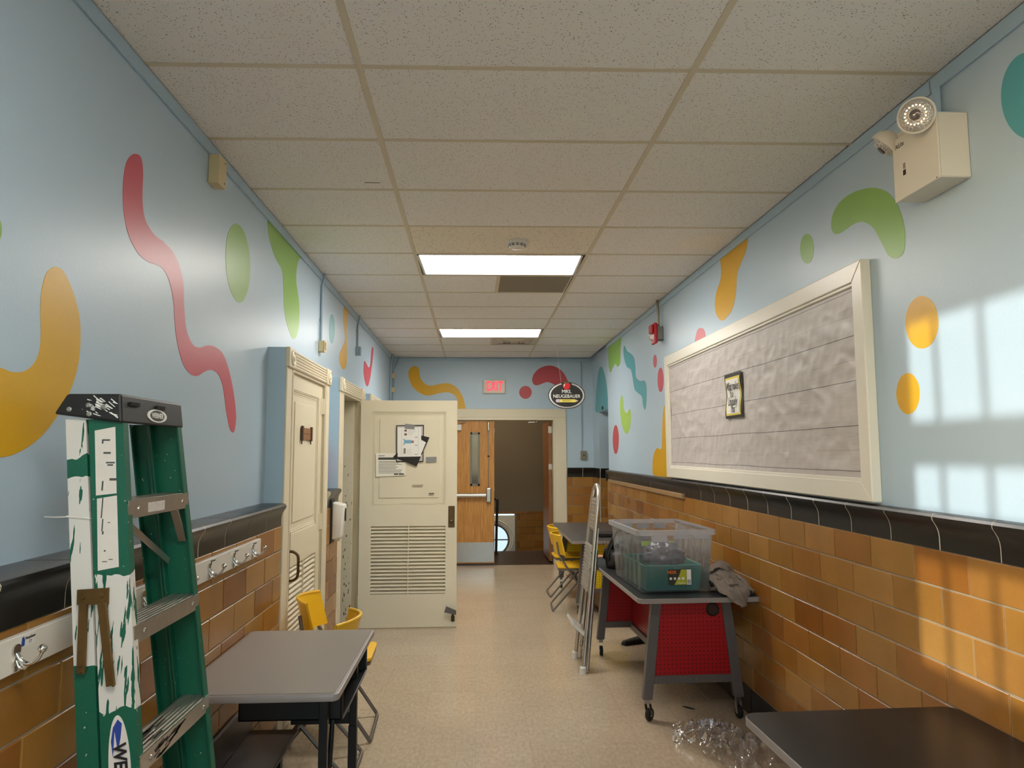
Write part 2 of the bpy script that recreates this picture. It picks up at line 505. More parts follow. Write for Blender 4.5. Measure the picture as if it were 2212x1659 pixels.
for j in range(29, 33):
    for i in range(3):
        near_floor.box(XR+i*FT, XR+(i+1)*FT-.001, FY0+j*FT, FY0+(j+1)*FT-.001, -0.004, 0)
tag(near_floor.build('floor_tile_field', FLOORM, floor), kind='stuff')

# ---- ceiling: slab, tee bars, tiles
ceil = struct('ceiling', 'suspended ceiling of beige speckled tiles', me=BM(-1.6, 2.9, YB-.2, 14.8, 3.075, 3.25).mesh('ceiling', mat('ceiling_slab', (120, 112, 100), 0.9)))
xs = [XL+0.004, GXL, GXR, XR-0.004]
def gy(n, x): return G0+GT*n+GS*x
NR0, NR1 = -8, 13
def ctile(c, n, m, name='ceiling_tile', xa=None, xb=None):
    xa = xs[c] if xa is None else xa; xb = xs[c+1] if xb is None else xb
    key = (c, round(xa, 3), round(xb, 3), m.name)
    if key not in fcache:
        a, b = xa+0.004, xb-0.004
        g = 0.004
        bot = [(a, gy(0, a)-G0+g, 0), (b, gy(0, b)-G0+g, 0), (b, gy(1, b)-G0-g, 0), (a, gy(1, a)-G0-g, 0)]
        top = [(p[0], p[1], 0.016) for p in bot]
        fcache[key] = MB().hexa(bot, top).mesh(name, m)
    return link(name, fcache[key], ceil, (0, G0+GT*n, HC+0.003))
LIGHT_ROWS = (-4, 4, 9)
for n in range(NR0, NR1):
    for c in range(3):
        if c == 1 and n in LIGHT_ROWS: continue
        if c == 1 and n == 3: ctile(1, n, CEILM2); continue
        if c == 1 and n == 5:
            ctile(1, n, CEILM, xa=GXL, xb=0.19); continue
        if c == 1 and n == 10:
            ctile(1, n, CEILM, xa=GXL, xb=0.215); continue
        ctile(c, n, CEILM)
FL = 0.012
for x in (GXL, GXR):
    MB().box(x-FL, x+FL, YB, YE, HC, HC+0.003).box(x-0.0015, x+0.0015, YB, YE, HC+0.003, HC+0.03).build('main_runner', TBAR, ceil)
for n in range(NR0, NR1+1):
    for c in range(3):
        a, b = xs[c]+(FL if c else 0), xs[c+1]-(FL if c < 2 else 0)
        q = lambda x, d, z: (x, gy(n, x)+d, z)
        mb = MB().hexa([q(a,-FL,HC+.0005), q(b,-FL,HC+.0005), q(b,FL,HC+.0005), q(a,FL,HC+.0005)],
                  [q(a,-FL,HC+.003), q(b,-FL,HC+.003), q(b,FL,HC+.003), q(a,FL,HC+.003)])
        if n == NR1 and c >= 0: continue
        mb.build('cross_tee', TBAR, ceil)
for xa, xb in ((0.178, 0.202), (0.203, 0.227)):
    n = 5 if xa < 0.2 else 10
    q = lambda x, y, z: (x, y, z)
    BM(xa, xb, gy(n, xa)+FL, gy(n+1, xa)-FL, HC+.0005, HC+.003).build('cross_tee', TBAR, ceil)
# pencil mark left on one tile
BM(-0.57, -0.49, 3.605, 3.612, HC+0.0022, HC+0.003).build('scuff_mark', mat('graphite', (96, 84, 74), .9), ceil)
# wall angle mouldings, painted blue
t = struct('trim_1', 'blue painted wall angle along the left ceiling edge', me=MB().box(XL, XL+0.012, YB, YE, HC-0.055, HC-0.001).mesh('trim', BLUET, bevel=.002))
mb = MB().box(XR-0.012, XR, YB, 2.463, HC-0.058, HC-0.001).box(XR-0.010, XR, 2.472, 9.03, HC-0.055, HC-0.001)
t = struct('trim_2', 'blue painted wall angle along the right ceiling edge', me=mb.mesh('trim', BLUET, bevel=.002))
t = struct('trim_3', 'blue painted wall angle above the end doorway', me=MB().box(XL, 1.755, YE-0.014, YE, HC-0.05, HC-0.004).mesh('trim', BLUET, bevel=.002))

# ---- mural paint shapes
MURAL = [
('L','pink',[(2.47,2.656),(2.521,2.665),(2.542,2.619),(2.544,2.555),(2.552,2.5),(2.58,2.452),(2.655,2.424),(2.739,2.42),(2.821,2.405),(2.892,2.36),(2.933,2.298),(2.951,2.204),(2.985,2.12),(3.052,2.073),(3.128,2.07),(3.217,2.092),(3.312,2.1),(3.417,2.082),(3.505,2.018),(3.587,1.911),(3.636,1.797),(3.62,1.728),(3.593,1.715),(3.548,1.735),(3.494,1.809),(3.433,1.926),(3.363,1.979),(3.275,1.989),(3.194,1.971),(3.119,1.945),(3.044,1.944),(2.971,1.972),(2.916,2.029),(2.875,2.101),(2.852,2.192),(2.817,2.262),(2.768,2.305),(2.707,2.319),(2.618,2.31),(2.541,2.317),(2.472,2.353),(2.429,2.408),(2.409,2.476),(2.407,2.551),(2.425,2.613)]),
('L','yellow',[(2.058,2.143),(2.092,2.138),(2.136,2.102),(2.179,2.041),(2.196,1.984),(2.198,1.907),(2.179,1.834),(2.127,1.749),(2.049,1.673),(1.959,1.624),(1.867,1.604),(1.781,1.619),(1.729,1.673),(1.729,1.742),(1.763,1.796),(1.802,1.822),(1.845,1.828),(1.891,1.823),(1.939,1.83),(1.978,1.853),(2.001,1.891),(2.003,1.94),(1.995,2.004),(1.994,2.058),(2.01,2.111),(2.035,2.134)]),
('L','green',[(1.816,2.175),(1.813,2.153),(1.801,2.133),(1.782,2.118),(1.761,2.112),(1.741,2.115),(1.727,2.127),(1.72,2.145),(1.723,2.165),(1.734,2.185),(1.752,2.2),(1.773,2.207),(1.794,2.205),(1.809,2.194)]),
('L','green',[(3.514,2.747),(3.633,2.76),(3.728,2.706),(3.777,2.614),(3.764,2.484),(3.657,2.381),(3.538,2.382),(3.446,2.448),(3.408,2.553),(3.424,2.664)]),
('L','green',[(4.062,2.963),(4.091,2.881),(4.139,2.834),(4.231,2.78),(4.348,2.754),(4.41,2.725),(4.446,2.615),(4.469,2.515),(4.539,2.436),(4.635,2.379),(4.716,2.362),(4.796,2.392),(4.849,2.472),(4.854,2.594),(4.807,2.683),(4.751,2.755),(4.753,2.84),(4.797,2.909),(4.879,2.964),(4.876,2.989),(4.57,2.987),(4.324,2.983),(4.123,2.981)]),
('L','teal',[(6.085,2.668),(6.079,2.612),(6.05,2.563),(6.006,2.532),(5.954,2.524),(5.906,2.54),(5.87,2.577),(5.853,2.627),(5.859,2.681),(5.885,2.729),(5.928,2.761),(5.979,2.771),(6.029,2.756),(6.067,2.72)]),
('L','yellow',[(6.515,2.976),(6.479,2.83),(6.542,2.727),(6.578,2.646),(6.432,2.557),(6.332,2.478),(6.349,2.406),(6.514,2.37),(6.656,2.416),(6.697,2.538),(6.684,2.653),(6.66,2.776),(6.701,2.902),(6.772,2.97),(6.747,2.99)]),
('L','pink',[(8.327,2.846),(8.431,2.824),(8.365,2.684),(8.219,2.481),(8.042,2.361),(7.858,2.375),(7.716,2.467),(7.721,2.575),(7.787,2.612),(7.923,2.593),(8.093,2.576),(8.202,2.635),(8.255,2.77)]),
('L','pink',[(5.758,1.654),(5.957,1.663),(6.011,1.656),(6.031,1.53),(6.022,1.417),(5.963,1.33),(5.792,1.339),(5.665,1.513)]),
('E','red',[(0.857,2.668),(0.878,2.757),(0.948,2.837),(1.037,2.881),(1.147,2.892),(1.256,2.848),(1.335,2.769),(1.384,2.669),(1.403,2.6),(1.343,2.55),(1.244,2.569),(1.165,2.619),(1.086,2.648),(1.016,2.628),(0.946,2.602),(0.887,2.608)]),
('E','red',[(0.851,2.495),(0.841,2.454),(0.815,2.421),(0.778,2.402),(0.737,2.402),(0.699,2.421),(0.674,2.454),(0.665,2.495),(0.674,2.536),(0.7,2.569),(0.737,2.588),(0.779,2.588),(0.816,2.569),(0.842,2.536)]),
('E','yellow',[(-0.873,2.878),(-0.807,2.838),(-0.792,2.731),(-0.739,2.638),(-0.646,2.59),(-0.514,2.612),(-0.382,2.625),(-0.262,2.572),(-0.169,2.439),(-0.123,2.266),(-0.141,2.226),(-0.226,2.226),(-0.234,2.359),(-0.288,2.452),(-0.381,2.492),(-0.513,2.478),(-0.671,2.443),(-0.803,2.491),(-0.91,2.597),(-0.959,2.744),(-0.939,2.837)]),
('R','green',[(8.197,2.988),(8.201,2.798),(8.224,2.659),(8.368,2.629),(8.521,2.684),(8.675,2.653),(8.835,2.614),(8.934,2.723),(8.955,2.959),(8.841,3.031)]),
('R','teal',[(7.953,2.821),(7.852,2.748),(7.651,2.686),(7.508,2.623),(7.45,2.518),(7.431,2.408),(7.252,2.348),(7.053,2.328),(6.975,2.259),(6.997,2.101),(7.061,2.035),(7.142,2.09),(7.178,2.175),(7.353,2.231),(7.508,2.287),(7.576,2.402),(7.666,2.511),(7.867,2.568),(7.998,2.677),(8.033,2.786)]),
('R','pink',[(6.558,2.464),(6.567,2.438),(6.587,2.42),(6.615,2.411),(6.645,2.415),(6.671,2.43),(6.688,2.453),(6.692,2.481),(6.683,2.507),(6.663,2.525),(6.634,2.533),(6.604,2.529),(6.579,2.514),(6.562,2.491)]),
('R','pink',[(6.333,2.264),(6.347,2.217),(6.379,2.181),(6.423,2.163),(6.47,2.167),(6.511,2.193),(6.537,2.235),(6.544,2.286),(6.529,2.334),(6.495,2.37),(6.451,2.387),(6.404,2.382),(6.364,2.355),(6.339,2.313)]),
('R','red',[(8.381,1.763),(8.405,1.689),(8.459,1.63),(8.534,1.597),(8.616,1.596),(8.689,1.63),(8.736,1.692),(8.749,1.77),(8.723,1.846),(8.666,1.906),(8.588,1.938),(8.506,1.935),(8.437,1.899),(8.392,1.837)]),
('R','lime',[(8.165,2.275),(8.093,2.2),(8.068,2.106),(7.911,2.051),(7.772,2.088),(7.706,2.04),(7.737,1.909),(7.909,1.819),(8.12,1.878),(8.264,2.047),(8.275,2.19)]),
('R','yellow',[(6.225,2.038),(6.34,2.019),(6.406,1.895),(6.436,1.713),(6.477,1.64),(6.621,1.65),(6.754,1.584),(6.801,1.488),(6.77,1.397),(6.429,1.395),(6.101,1.397),(6.074,1.707),(6.047,2.017)]),
('R','pink',[(5.235,2.546),(5.333,2.543),(5.402,2.447),(5.272,2.409),(5.154,2.406),(5.137,2.441),(5.167,2.514)]),
('R','yellow',[(4.756,2.987),(4.767,2.869),(4.793,2.804),(4.881,2.739),(4.918,2.66),(4.895,2.583),(4.798,2.521),(4.698,2.523),(4.581,2.562),(4.511,2.655),(4.479,2.768),(4.415,2.817),(4.317,2.882),(4.289,2.965),(4.453,2.975)]),
('R','green',[(2.955,2.765),(2.863,2.734),(2.779,2.681),(2.716,2.602),(2.684,2.509),(2.686,2.435),(2.707,2.4),(2.755,2.396),(2.802,2.423),(2.841,2.482),(2.894,2.564),(2.945,2.607),(3.0,2.631),(3.067,2.638),(3.175,2.634),(3.23,2.651),(3.251,2.693),(3.231,2.745),(3.162,2.78),(3.054,2.783)]),
('R','green',[(3.433,2.635),(3.444,2.605),(3.466,2.584),(3.496,2.577),(3.529,2.586),(3.558,2.609),(3.577,2.642),(3.581,2.678),(3.571,2.71),(3.547,2.73),(3.516,2.736),(3.483,2.726),(3.455,2.702),(3.438,2.67)]),
('R','yellow',[(2.513,2.088),(2.526,2.048),(2.555,2.018),(2.596,2.005),(2.64,2.011),(2.679,2.037),(2.704,2.078),(2.711,2.125),(2.696,2.168),(2.664,2.198),(2.621,2.209),(2.578,2.199),(2.541,2.172),(2.519,2.132)]),
('R','yellow',[(2.647,1.835),(2.658,1.801),(2.68,1.775),(2.711,1.761),(2.745,1.763),(2.774,1.781),(2.793,1.811),(2.798,1.847),(2.786,1.882),(2.762,1.909),(2.73,1.921),(2.697,1.918),(2.669,1.899),(2.651,1.87)]),
('R','teal',[(1.922,2.657),(1.936,2.606),(1.968,2.575),(2.011,2.568),(2.058,2.59),(2.1,2.637),(2.128,2.7),(2.134,2.767),(2.117,2.822),(2.08,2.853),(2.034,2.854),(1.987,2.826),(1.949,2.777),(1.926,2.717)]),
('H','teal',[(10.154,2.187),(10.171,2.346),(10.096,2.533),(9.971,2.7),(9.857,2.775),(9.728,2.795),(9.58,2.755),(9.423,2.64),(9.306,2.485),(9.245,2.314),(9.225,2.172)]),
]

# ---- wall_left : opening near the camera for the added sun window, door openings
WY0, WY1, WZ0, WZ1 = -0.35, 2.70-(1.70-XL)*SUN_DY, 0.81-(XR-XL)*SUN_DZ, 2.115-(XRT+1.39)*SUN_DZ
TH = 0.20
mb = MB()
def slab(a, b, z0, z1): mb.box(XL-TH, XL, a, b, z0, z1)
slab(YB, WY0, 0, 3.08); slab(WY1, 5.955, 0, 3.08); slab(WY0, WY1, 0, WZ0); slab(WY0, WY1, WZ1, 3.08)
slab(6.875, YE+.2, 0, 3.08); slab(5.955, 6.875, 2.105, 3.08)
wall_l = struct('wall_left', 'pale blue enamel wall with mural shapes above a tiled wainscot', me=mb.mesh('wall_left', BLUE))
mb = MB().box(XL-1.4, XL-1.2, 5.2, 7.6, 0, 3).box(XL-1.4, XL-TH, 5.2, 5.4, 0, 3).box(XL-1.4, XL-TH, 7.4, 7.6, 0, 3).box(XL-1.4, XL-TH, 5.2, 7.6, -.1, 0)
struct('wall_closet', 'dim cream room behind the open door', me=mb.mesh('wall_closet', CREAMD))
# unseen window added beside the camera, bars shaped to cast the sun patch
w1 = struct('added_window_1', 'unseen sash window added in the left wall for the sun patch', (0, 0, 0))
xw = XL-0.12
k = (XRT-xw)
bars = [2.53-k*SUN_DY, 2.287-k*SUN_DY]
while bars[-1]-0.2435 > WY0: bars.append(bars[-1]-0.2435)
for b in bars: BM(xw-.012, xw+.012, b-.009, b+.009, WZ0, WZ1).build('glazing_bar', WHITEF, w1)
for za, zb in ((1.565, 1.728), (1.215, 1.388)):
    BM(xw-.02, xw+.02, WY0, WY1, za-k*SUN_DZ, zb-k*SUN_DZ).build('sash_rail', WHITEF, w1)
MB().box(xw-.02, xw+.02, WY0-.05, WY0+.0, WZ0, WZ1).box(xw-.03, XL+.012, WY0-.08, WY0, WZ0-.06, WZ1+.06).box(XL-.02, XL+.012, WY1, WY1+.07, WZ0-.06, WZ1+.06)\
    .box(XL-.02, XL+.012, WY0, WY1, WZ1, WZ1+.06).box(XL-.02, XL+.02, WY0, WY1, WZ0-.05, WZ0).build('window_frame', WHITEF, w1)
BM(xw-.002, xw+.002, WY0, WY1, WZ0, WZ1).build('pane', GLASS, w1)

# ---- wall behind the camera, with an unseen window added for daylight fill
B0, B1, B2, B3 = -0.95, 1.45, 0.9, 2.75
mb = MB().box(XL-TH, B0, YB-.2, YB, 0, 3.08).box(B1, XR+TH, YB-.2, YB, 0, 3.08).box(B0, B1, YB-.2, YB, 0, B2).box(B0, B1, YB-.2, YB, B3, 3.08)
struct('wall_back', 'blue wall behind the camera', me=mb.mesh('wall_back', BLUE))
w2 = struct('added_window_2', 'unseen wide window added behind the camera for daylight')
MB().box(B0-.06, B0, YB-.1, YB+.015, B2-.06, B3+.06).box(B1, B1+.06, YB-.1, YB+.015, B2-.06, B3+.06).box(B0, B1, YB-.1, YB+.015, B3, B3+.06).box(B0, B1, YB-.1, YB+.03, B2-.06, B2).build('window_frame', WHITEF, w2)
for x in (-0.08, 0.58): BM(x-.015, x+.015, YB-.12, YB-.08, B2, B3).build('glazing_bar', WHITEF, w2)
BM(B0, B1, YB-.12, YB-.08, 1.72, 1.77).build('sash_rail', WHITEF, w2)
BM(B0, B1, YB-.102, YB-.098, B2, B3).build('pane', GLASS, w2)

# ---- wall_right and the recess near its far end
mb = MB().box(XR, XR+TH, YB, 9.03, 0, 3.08)
wall_r = struct('wall_right', 'pale blue enamel wall with mural shapes above amber tiles', me=mb.mesh('wall_right', BLUE))
mb = MB().box(1.755, 1.755+TH, 9.03, YE, 2.175, 3.08).box(1.755, 2.7, 9.93, YE, 0, 2.175).box(1.955, 2.7, 9.93, YE, 2.17, 3.08)\
   .box(2.65, 2.85, 8.5, YE, 0, 3.08).box(1.915, 2.7, 8.5, 8.7, 0, 3.08).box(1.80, 2.85, 8.5, 9.9, 2.6, 3.08)
wall_n = struct('wall_recess', 'blue recessed doorway beside the end wall', me=mb.mesh('wall_recess', BLUE))

# ---- end wall
OX0, OX1, OZ = -0.63, 1.182, 2.09
mb = MB().box(XL-TH, OX0, YE, YE+.18, 0, 3.08).box(OX1, 2.85, YE, YE+.18, 0, 3.08).box(OX0, OX1, YE, YE+.18, OZ, 3.08)
wall_e = struct('wall_end', 'blue end wall around the double doorway', me=mb.mesh('wall_end', BLUE))

NAMES = {'L': (wall_l, lambda u, v, d: (XL+d, u, v)), 'R': (wall_r, lambda u, v, d: (XR-d, u, v)),
         'E': (wall_e, lambda u, v, d: (u, YE-d, v)), 'H': (wall_n, lambda u, v, d: (1.755-d, u, v))}
for w, c, pts in MURAL:
    par, fn = NAMES[w]
    sm = catmull(pts, 5)
    if w == 'H': sm = [(u, max(v, 2.176)) for u, v in sm]
    if w in 'LR': sm = [(u, min(v, HC-0.002)) for u, v in sm]
    if w == 'R': sm = [(u, max(v, 1.392)) for u, v in sm]
    o = MB().prism(sm, fn, 0.0, 0.0012).build('mural_shape', PAINT[c], par)
    o['label'] = c + ' painted mural shape'
# hairline cracks and a dark settlement seam on the left wall
mb = MB().tube([(XL+.001, y, z) for y, z in ((3.06, 2.82), (3.06, 2.55), (3.065, 2.3), (3.06, 2.15))], 0.0001, 4) if False else None
CRACK = mat('plaster_crack', (206, 216, 222), 0.8)
def crack(pts, r=0.0016, m=CRACK):
    MB().tube([(XL+.0006, y, z) for y, z in catmull(pts, 3, False)], r, 4).build('wall_crack', m, wall_l)
crack([(2.18, 1.79), (2.25, 1.765), (2.33, 1.75), (2.37, 1.725), (2.44, 1.722), (2.52, 1.727)])
crack([(2.66, 1.775), (2.72, 1.80), (2.80, 1.80), (2.90, 1.785), (2.98, 1.775)], 0.001)

# ---- glazed tile wainscots
def cap_profile(back):
    return [(-back, 0.135), (0.010, 0.135), (0.020, 0.130), (0.0255, 0.120), (0.0235, 0.108), (0.015, 0.095),
            (0.007, 0.080), (0.002, 0.064), (0.0, 0.045), (0.0, 0.0), (-0.012, 0.0), (-0.012, 0.10), (-back, 0.118)]
tcache = {}
def tile_mesh(L, h, m, kind, back=0.02):
    key = (round(L, 3), round(h, 3), m.name, kind, back)
    if key not in tcache:
        if kind == 'tile': tcache[key] = MB().box(0, L, 0, 0.014, 0, h).mesh('tile', m, bevel=0.0022)
        else:
            pr = cap_profile(back); s = h/0.135
            tcache[key] = MB().prism(pr, lambda u, v, d: (d, -u, v*s), 0, L).mesh('cap_tile', m, smooth=0.6)
    return tcache[key]
ROT = {'R': -math.pi/2, 'L': math.pi/2, 'E': 0}
def place_tile(parent, side, face, s0, s1, z0, z1, m, kind, name, back=.02, stuff=None):
    g = 0.0062 if kind == 'tile' else 0.0058
    L = s1-s0-g; h = z1-z0-(g if kind == 'tile' else 0)
    if L < 0.012: return
    jit = (random.random()-.5)*0.0016
    if stuff is not None:
        if side == 'R': stuff.box(face+jit, face+.014, s0+g/2, s1-g/2, z0+g/2, z1-g/2)
        else: stuff.box(face-.014, face-jit, s0+g/2, s1-g/2, z0+g/2, z1-g/2)
        return
    me = tile_mesh(L, h, m, kind, back)
    zz = z0+(g/2 if kind == 'tile' else 0)
    if side == 'R': loc = (face+jit, s1-g/2, zz)
    elif side == 'L': loc = (face-jit, s0+g/2, zz)
    else: loc = (s0+g/2, face+jit, zz)
    link(name, me, parent, loc, (0, 0, ROT[side]))
TLEN = 0.3048
def course(parent, side, face, a, b, z0, z1, phase, m, kind, name, back=.02, stuff=None):
    k0 = math.floor((a-phase)/TLEN)
    s = phase+k0*TLEN
    while s < b-1e-6:
        place_tile(parent, side, face, max(s, a), min(s+TLEN, b), z0, z1, m, kind, name, back, stuff)
        s += TLEN
def wainscot(parent, side, face, a, b, ztop, hrow, nrow, caph, ph_cap, ph_rows, back=.02, base=True):
    for r in range(nrow):
        course(parent, side, face, a, b, ztop-(r+1)*hrow, ztop-r*hrow, ph_rows[r % 2], TILE, 'tile', 'tile')
    course(parent, side, face, a, b, ztop, ztop+caph, ph_cap, BLACKT, 'cap', 'cap_tile', back)
    zb = ztop-nrow*hrow
    if base: course(parent, side, face, a, b, 0.001, zb, ph_cap+0.05, BLACKT, 'tile', 'base_tile')
    # grout bed behind, following the cap outline a hair back
    mb = MB()
    pr = cap_profile(back); s = caph/0.135
    pr = [(u-0.0008, v*s-(0.0008 if v > .13 else 0)) for u, v in pr]
    if side == 'R':
        mb.box(face+.004, face+.016, a, b, 0, ztop)
        cp = MB().prism(pr, lambda u, v, d: (face-u, d, ztop+v), a, b)
    elif side == 'L':
        mb.box(XL-.001, face-.004, a, b, 0, ztop+.02)
        cp = MB().prism(pr, lambda u, v, d: (face+u, d, ztop+v), a, b)
    else:
        mb.box(a, b, face+.004, face+.016, 0, ztop)
        cp = MB().prism(pr, lambda u, v, d: (d, face-u, ztop+v), a, b)
    mb.build('mortar_bed', MORTAR, parent); cp.build('cap_grout', MORTL, parent)

RZ, RH = 1.255, 0.1355
wainscot(wall_r, 'R', XRT, 0.40, 9.03, RZ, RH, 8, 0.135, 2.247, (2.405, 2.405-.1524))
st = MB(); st2 = MB()
for r in range(8): course(wall_r, 'R', XRT, YB, 0.40, RZ-(r+1)*RH, RZ-r*RH, (2.405, 2.2526)[r % 2], TILE, 'tile', 'tile', stuff=st)
tag(st.build('tile_field', TILE, wall_r), kind='stuff')
for z0, z1 in ((0.001, RZ-8*RH), (RZ, RZ+.135)): course(wall_r, 'R', XRT, YB, 0.40, z0, z1, 2.247, BLACKT, 'tile', 'tile', stuff=st2)
tag(st2.build('black_tile_field', BLACKT, wall_r), kind='stuff')
BM(XRT+.004, XRT+.016, YB, 0.40, 0, RZ+.13).build('mortar_bed', MORTAR, wall_r)

LZ, LH, LC = 1.208, 0.1345, 0.124
wainscot(wall_l, 'L', XLW, 0.20, 4.135, LZ, LH, 8, LC, 3.207, (3.207+.1524, 3.207), back=.112)
wainscot(wall_l, 'L', XLW, 5.375, 5.805, LZ, LH, 8, LC, 3.207, (3.207+.1524, 3.207), back=.112)
st = MB(); st2 = MB()
for r in range(8): course(wall_l, 'L', XLW, YB, 0.20, LZ-(r+1)*LH, LZ-r*LH, (3.3594, 3.207)[r % 2], TILE, 'tile', 'tile', stuff=st)
for z0, z1 in ((0.001, LZ-8*LH), (LZ, LZ+LC)): course(wall_l, 'L', XLW, YB, 0.20, z0, z1, 3.207, BLACKT, 'tile', 'tile', stuff=st2)
tag(st.build('tile_field', TILE, wall_l), kind='stuff'); tag(st2.build('black_tile_field', BLACKT, wall_l), kind='stuff')
BM(XL-.001, XLW-.004, YB, 0.20, 0, LZ+LC-.002).build('mortar_bed', MORTAR, wall_l)

wainscot(wall_e, 'E', YE-.018, 1.36, 1.752, RZ, RH, 8, 0.135, 1.59, (1.44, 1.59), back=.018)
wainscot(wall_n, 'E', 9.93-.018, 1.76, 2.64, RZ, RH, 8, 0.135, 1.88, (1.90, 1.80), back=.018)
# short tiled return between the recess and the end wall
mb = MB()
for r in range(8): mb.box(1.737, 1.754, 9.935, YE-.02, RZ-(r+1)*RH+.002, RZ-r*RH-.002)
mb.build('tile_return', TILE, wall_n)
BM(1.735, 1.754, 9.92, YE-.02, RZ, RZ+.134).build('cap_return', BLACKT, wall_n)
# tile outside corner where the right wall stops
BM(XRT+.002, XR+.03, 9.031, 9.045, 0.0, RZ).build('tile_corner', TILE, wall_r)
BM(XRT-.02, XR+.03, 9.028, 9.045, RZ, RZ+.134).build('cap_corner', BLACKT, wall_r)

# chalk rail under the black cap, far end of the right wall
t = thing('display_rail', 'thin tan metal display rail under the black cap tiles', 'rail', (XRT, 7.3, 1.237))
MB().box(-.016, -.0005, -1.59, 1.62, 0, .04).build('strip', mat('tan_rail', (176, 142, 102), .35, metal=.3), t, bevel=.003)
MB().box(-.020, -.0005, -1.595, -1.585, -.002, .042).build('end_cap', mat('tan_rail_end', (150, 118, 84), .4), t)

# ---- casings / doors on the left wall
def door_unit(n, y0, y1, label):
    d = struct('door_%d' % n, label)
    mb = MB().box(XL, -1.086, y0, y0+.022, 0, 2.226).box(XL, -1.086, y1-.022, y1, 0, 2.226).box(XL, -1.086, y0+.022, y1-.022, 2.204, 2.2255)
    mb.build('surround', BLUET, d)
    w = 0.145
    for a in (y0, y1-w):
        MB().box(-1.088, XLW, a, a+w, 0, 2.116).build('casing', CREAM, d, bevel=.004)
        ins = a+w-.03 if a == y0 else a+.008
        BM(-1.086, XLW+.006, ins, ins+.022, 0, 2.112).build('casing_bead', CREAM, d, bevel=.004)
        r = MB().box(-1.088, XLW+.014, a-.006, a+w+.004, 2.112, 2.228).build('corner_block', CREAM, d, bevel=.004)
        cy, cz = a+w/2, 2.17
        MB().lathe([(.046, 0), (.046, .006), (.038, .010), (.032, .006), (.022, .006), (.016, .011), (.006, .013)], 20, (XLW+.013, cy, cz), (1, 0, 0)).build('rosette', CREAM, r, smooth=.7)
    h = MB().box(-1.088, XLW+.002, y0+w, y1-w, 2.116, 2.224).build('head_casing', CREAM, d)
    for i in range(6):
        z = 2.126+i*.0178
        MB().tube([(XLW+.001, y0+w+.004, z), (XLW+.001, y1-w-.004, z)], .0078, 8).build('flute', CREAM, h, smooth=1.0)
    # jamb lining and stops
    mb = MB()
    for a, b in ((y0+w-.02, y0+w), (y1-w, y1-w+.02)): mb.box(XL-TH, -1.082, a, b, 0, 2.116)
    mb.box(XL-TH, -1.082, y0+w, y1-w, 2.10, 2.116)
    mb.build('jamb', CREAMD, d)
    return d

def louver_leaf(parent, wd, ht, t, origin, rz, plate=True, detail=True):
    """panelled louvre leaf: local X across, front face at local y=0 looking to -Y"""
    L = (0.11, wd-0.105); pz0, pz1 = 1.11, ht-.107; lz0, lz1 = 0.30, 0.92
    mb = MB().box(0, L[0], 0, t, 0, ht).box(L[1], wd, 0, t, 0, ht)
    for a, b in ((0, lz0), (lz1, pz0), (pz1, ht)): mb.box(L[0], L[1], 0, t, a, b)
    leaf = mb.build('leaf', CREAM, parent, origin, (0, 0, rz))
    MB().box(L[0], L[1], .012, t-.012, pz0, pz1).build('recess_panel', CREAM, leaf)
    for i, ins in enumerate((0.0, 0.011, 0.022)):
        dd = .0035*(i+1); m2 = MB(); w = .009
        a, b, c, e = L[0]+ins, L[1]-ins, pz0+ins, pz1-ins
        m2.box(a, a+w, dd, .013, c, e).box(b-w, b, dd, .013, c, e).box(a, b, dd, .013, c, c+w).box(a, b, dd, .013, e-w, e)
        m2.build('panel_moulding', CREAM, leaf, bevel=.0015)
    MB().box(L[0]+.065, L[1]-.065, .005, .013, pz0+.07, pz1-.07).build('raised_panel', CREAM, leaf, bevel=.003)
    ns = 19; st_ = (lz1-lz0)/ns
    sl = MB().hexa([(L[0], .004, -.004), (L[1], .004, -.004), (L[1], t-.006, .020), (L[0], t-.006, .020)],
                   [(L[0], .004, .003), (L[1], .004, .003), (L[1], t-.006, .027), (L[0], t-.006, .027)]).mesh('slat', CREAM)
    for i in range(ns): link('slat', sl, leaf, (0, 0, lz0+st_*(i+.28)))
    mid = (L[0]+L[1])/2
    BM(mid-.004, mid+.004, -.001, .010, lz0, lz1).build('louver_rod', CREAM, leaf)
    BM(L[0], L[1], t-.010, t-.006, lz0, lz1).build('louver_backing', CREAMD, leaf)
    return leaf

# door_1, closed, nearest
d1 = door_unit(1, 4.155, 5.372, 'cream panelled louvre door closed in the left wall nearest the camera')
l1 = louver_leaf(d1, 0.925, 2.10, .04, (-1.10, 4.302, 0.008), math.pi/2)
tag(l1, 'closed cream door leaf with bronze pull handle')
MB().box(.088-.014, .088+.010, -.004, 0, .735, 1.135).build('push_plate', BRASS, l1)
MB().tube(catmull([(.083, -.002, 1.02), (.083, -.028, 1.018), (.083, -.055, .995), (.083, -.058, .94), (.083, -.055, .875), (.083, -.028, .852), (.083, -.002, .85)], 4, False), .0085, 10).build('pull_handle', BRASS, l1, smooth=1)
for z in (1.12, 1.94):
    h = MB().tube([(.925, -.006, z-.055), (.925, -.006, z+.055)], .011, 8).box(.885, .965, -.004, .002, z-.06, z+.06).build('hinge', CREAM, l1)
    MB().box(.93, .955, -.0065, -.004, z-.04, z-.012).box(.93, .955, -.0065, -.004, z+.010, z+.04).build('hinge_leaf', CREAMD, h)
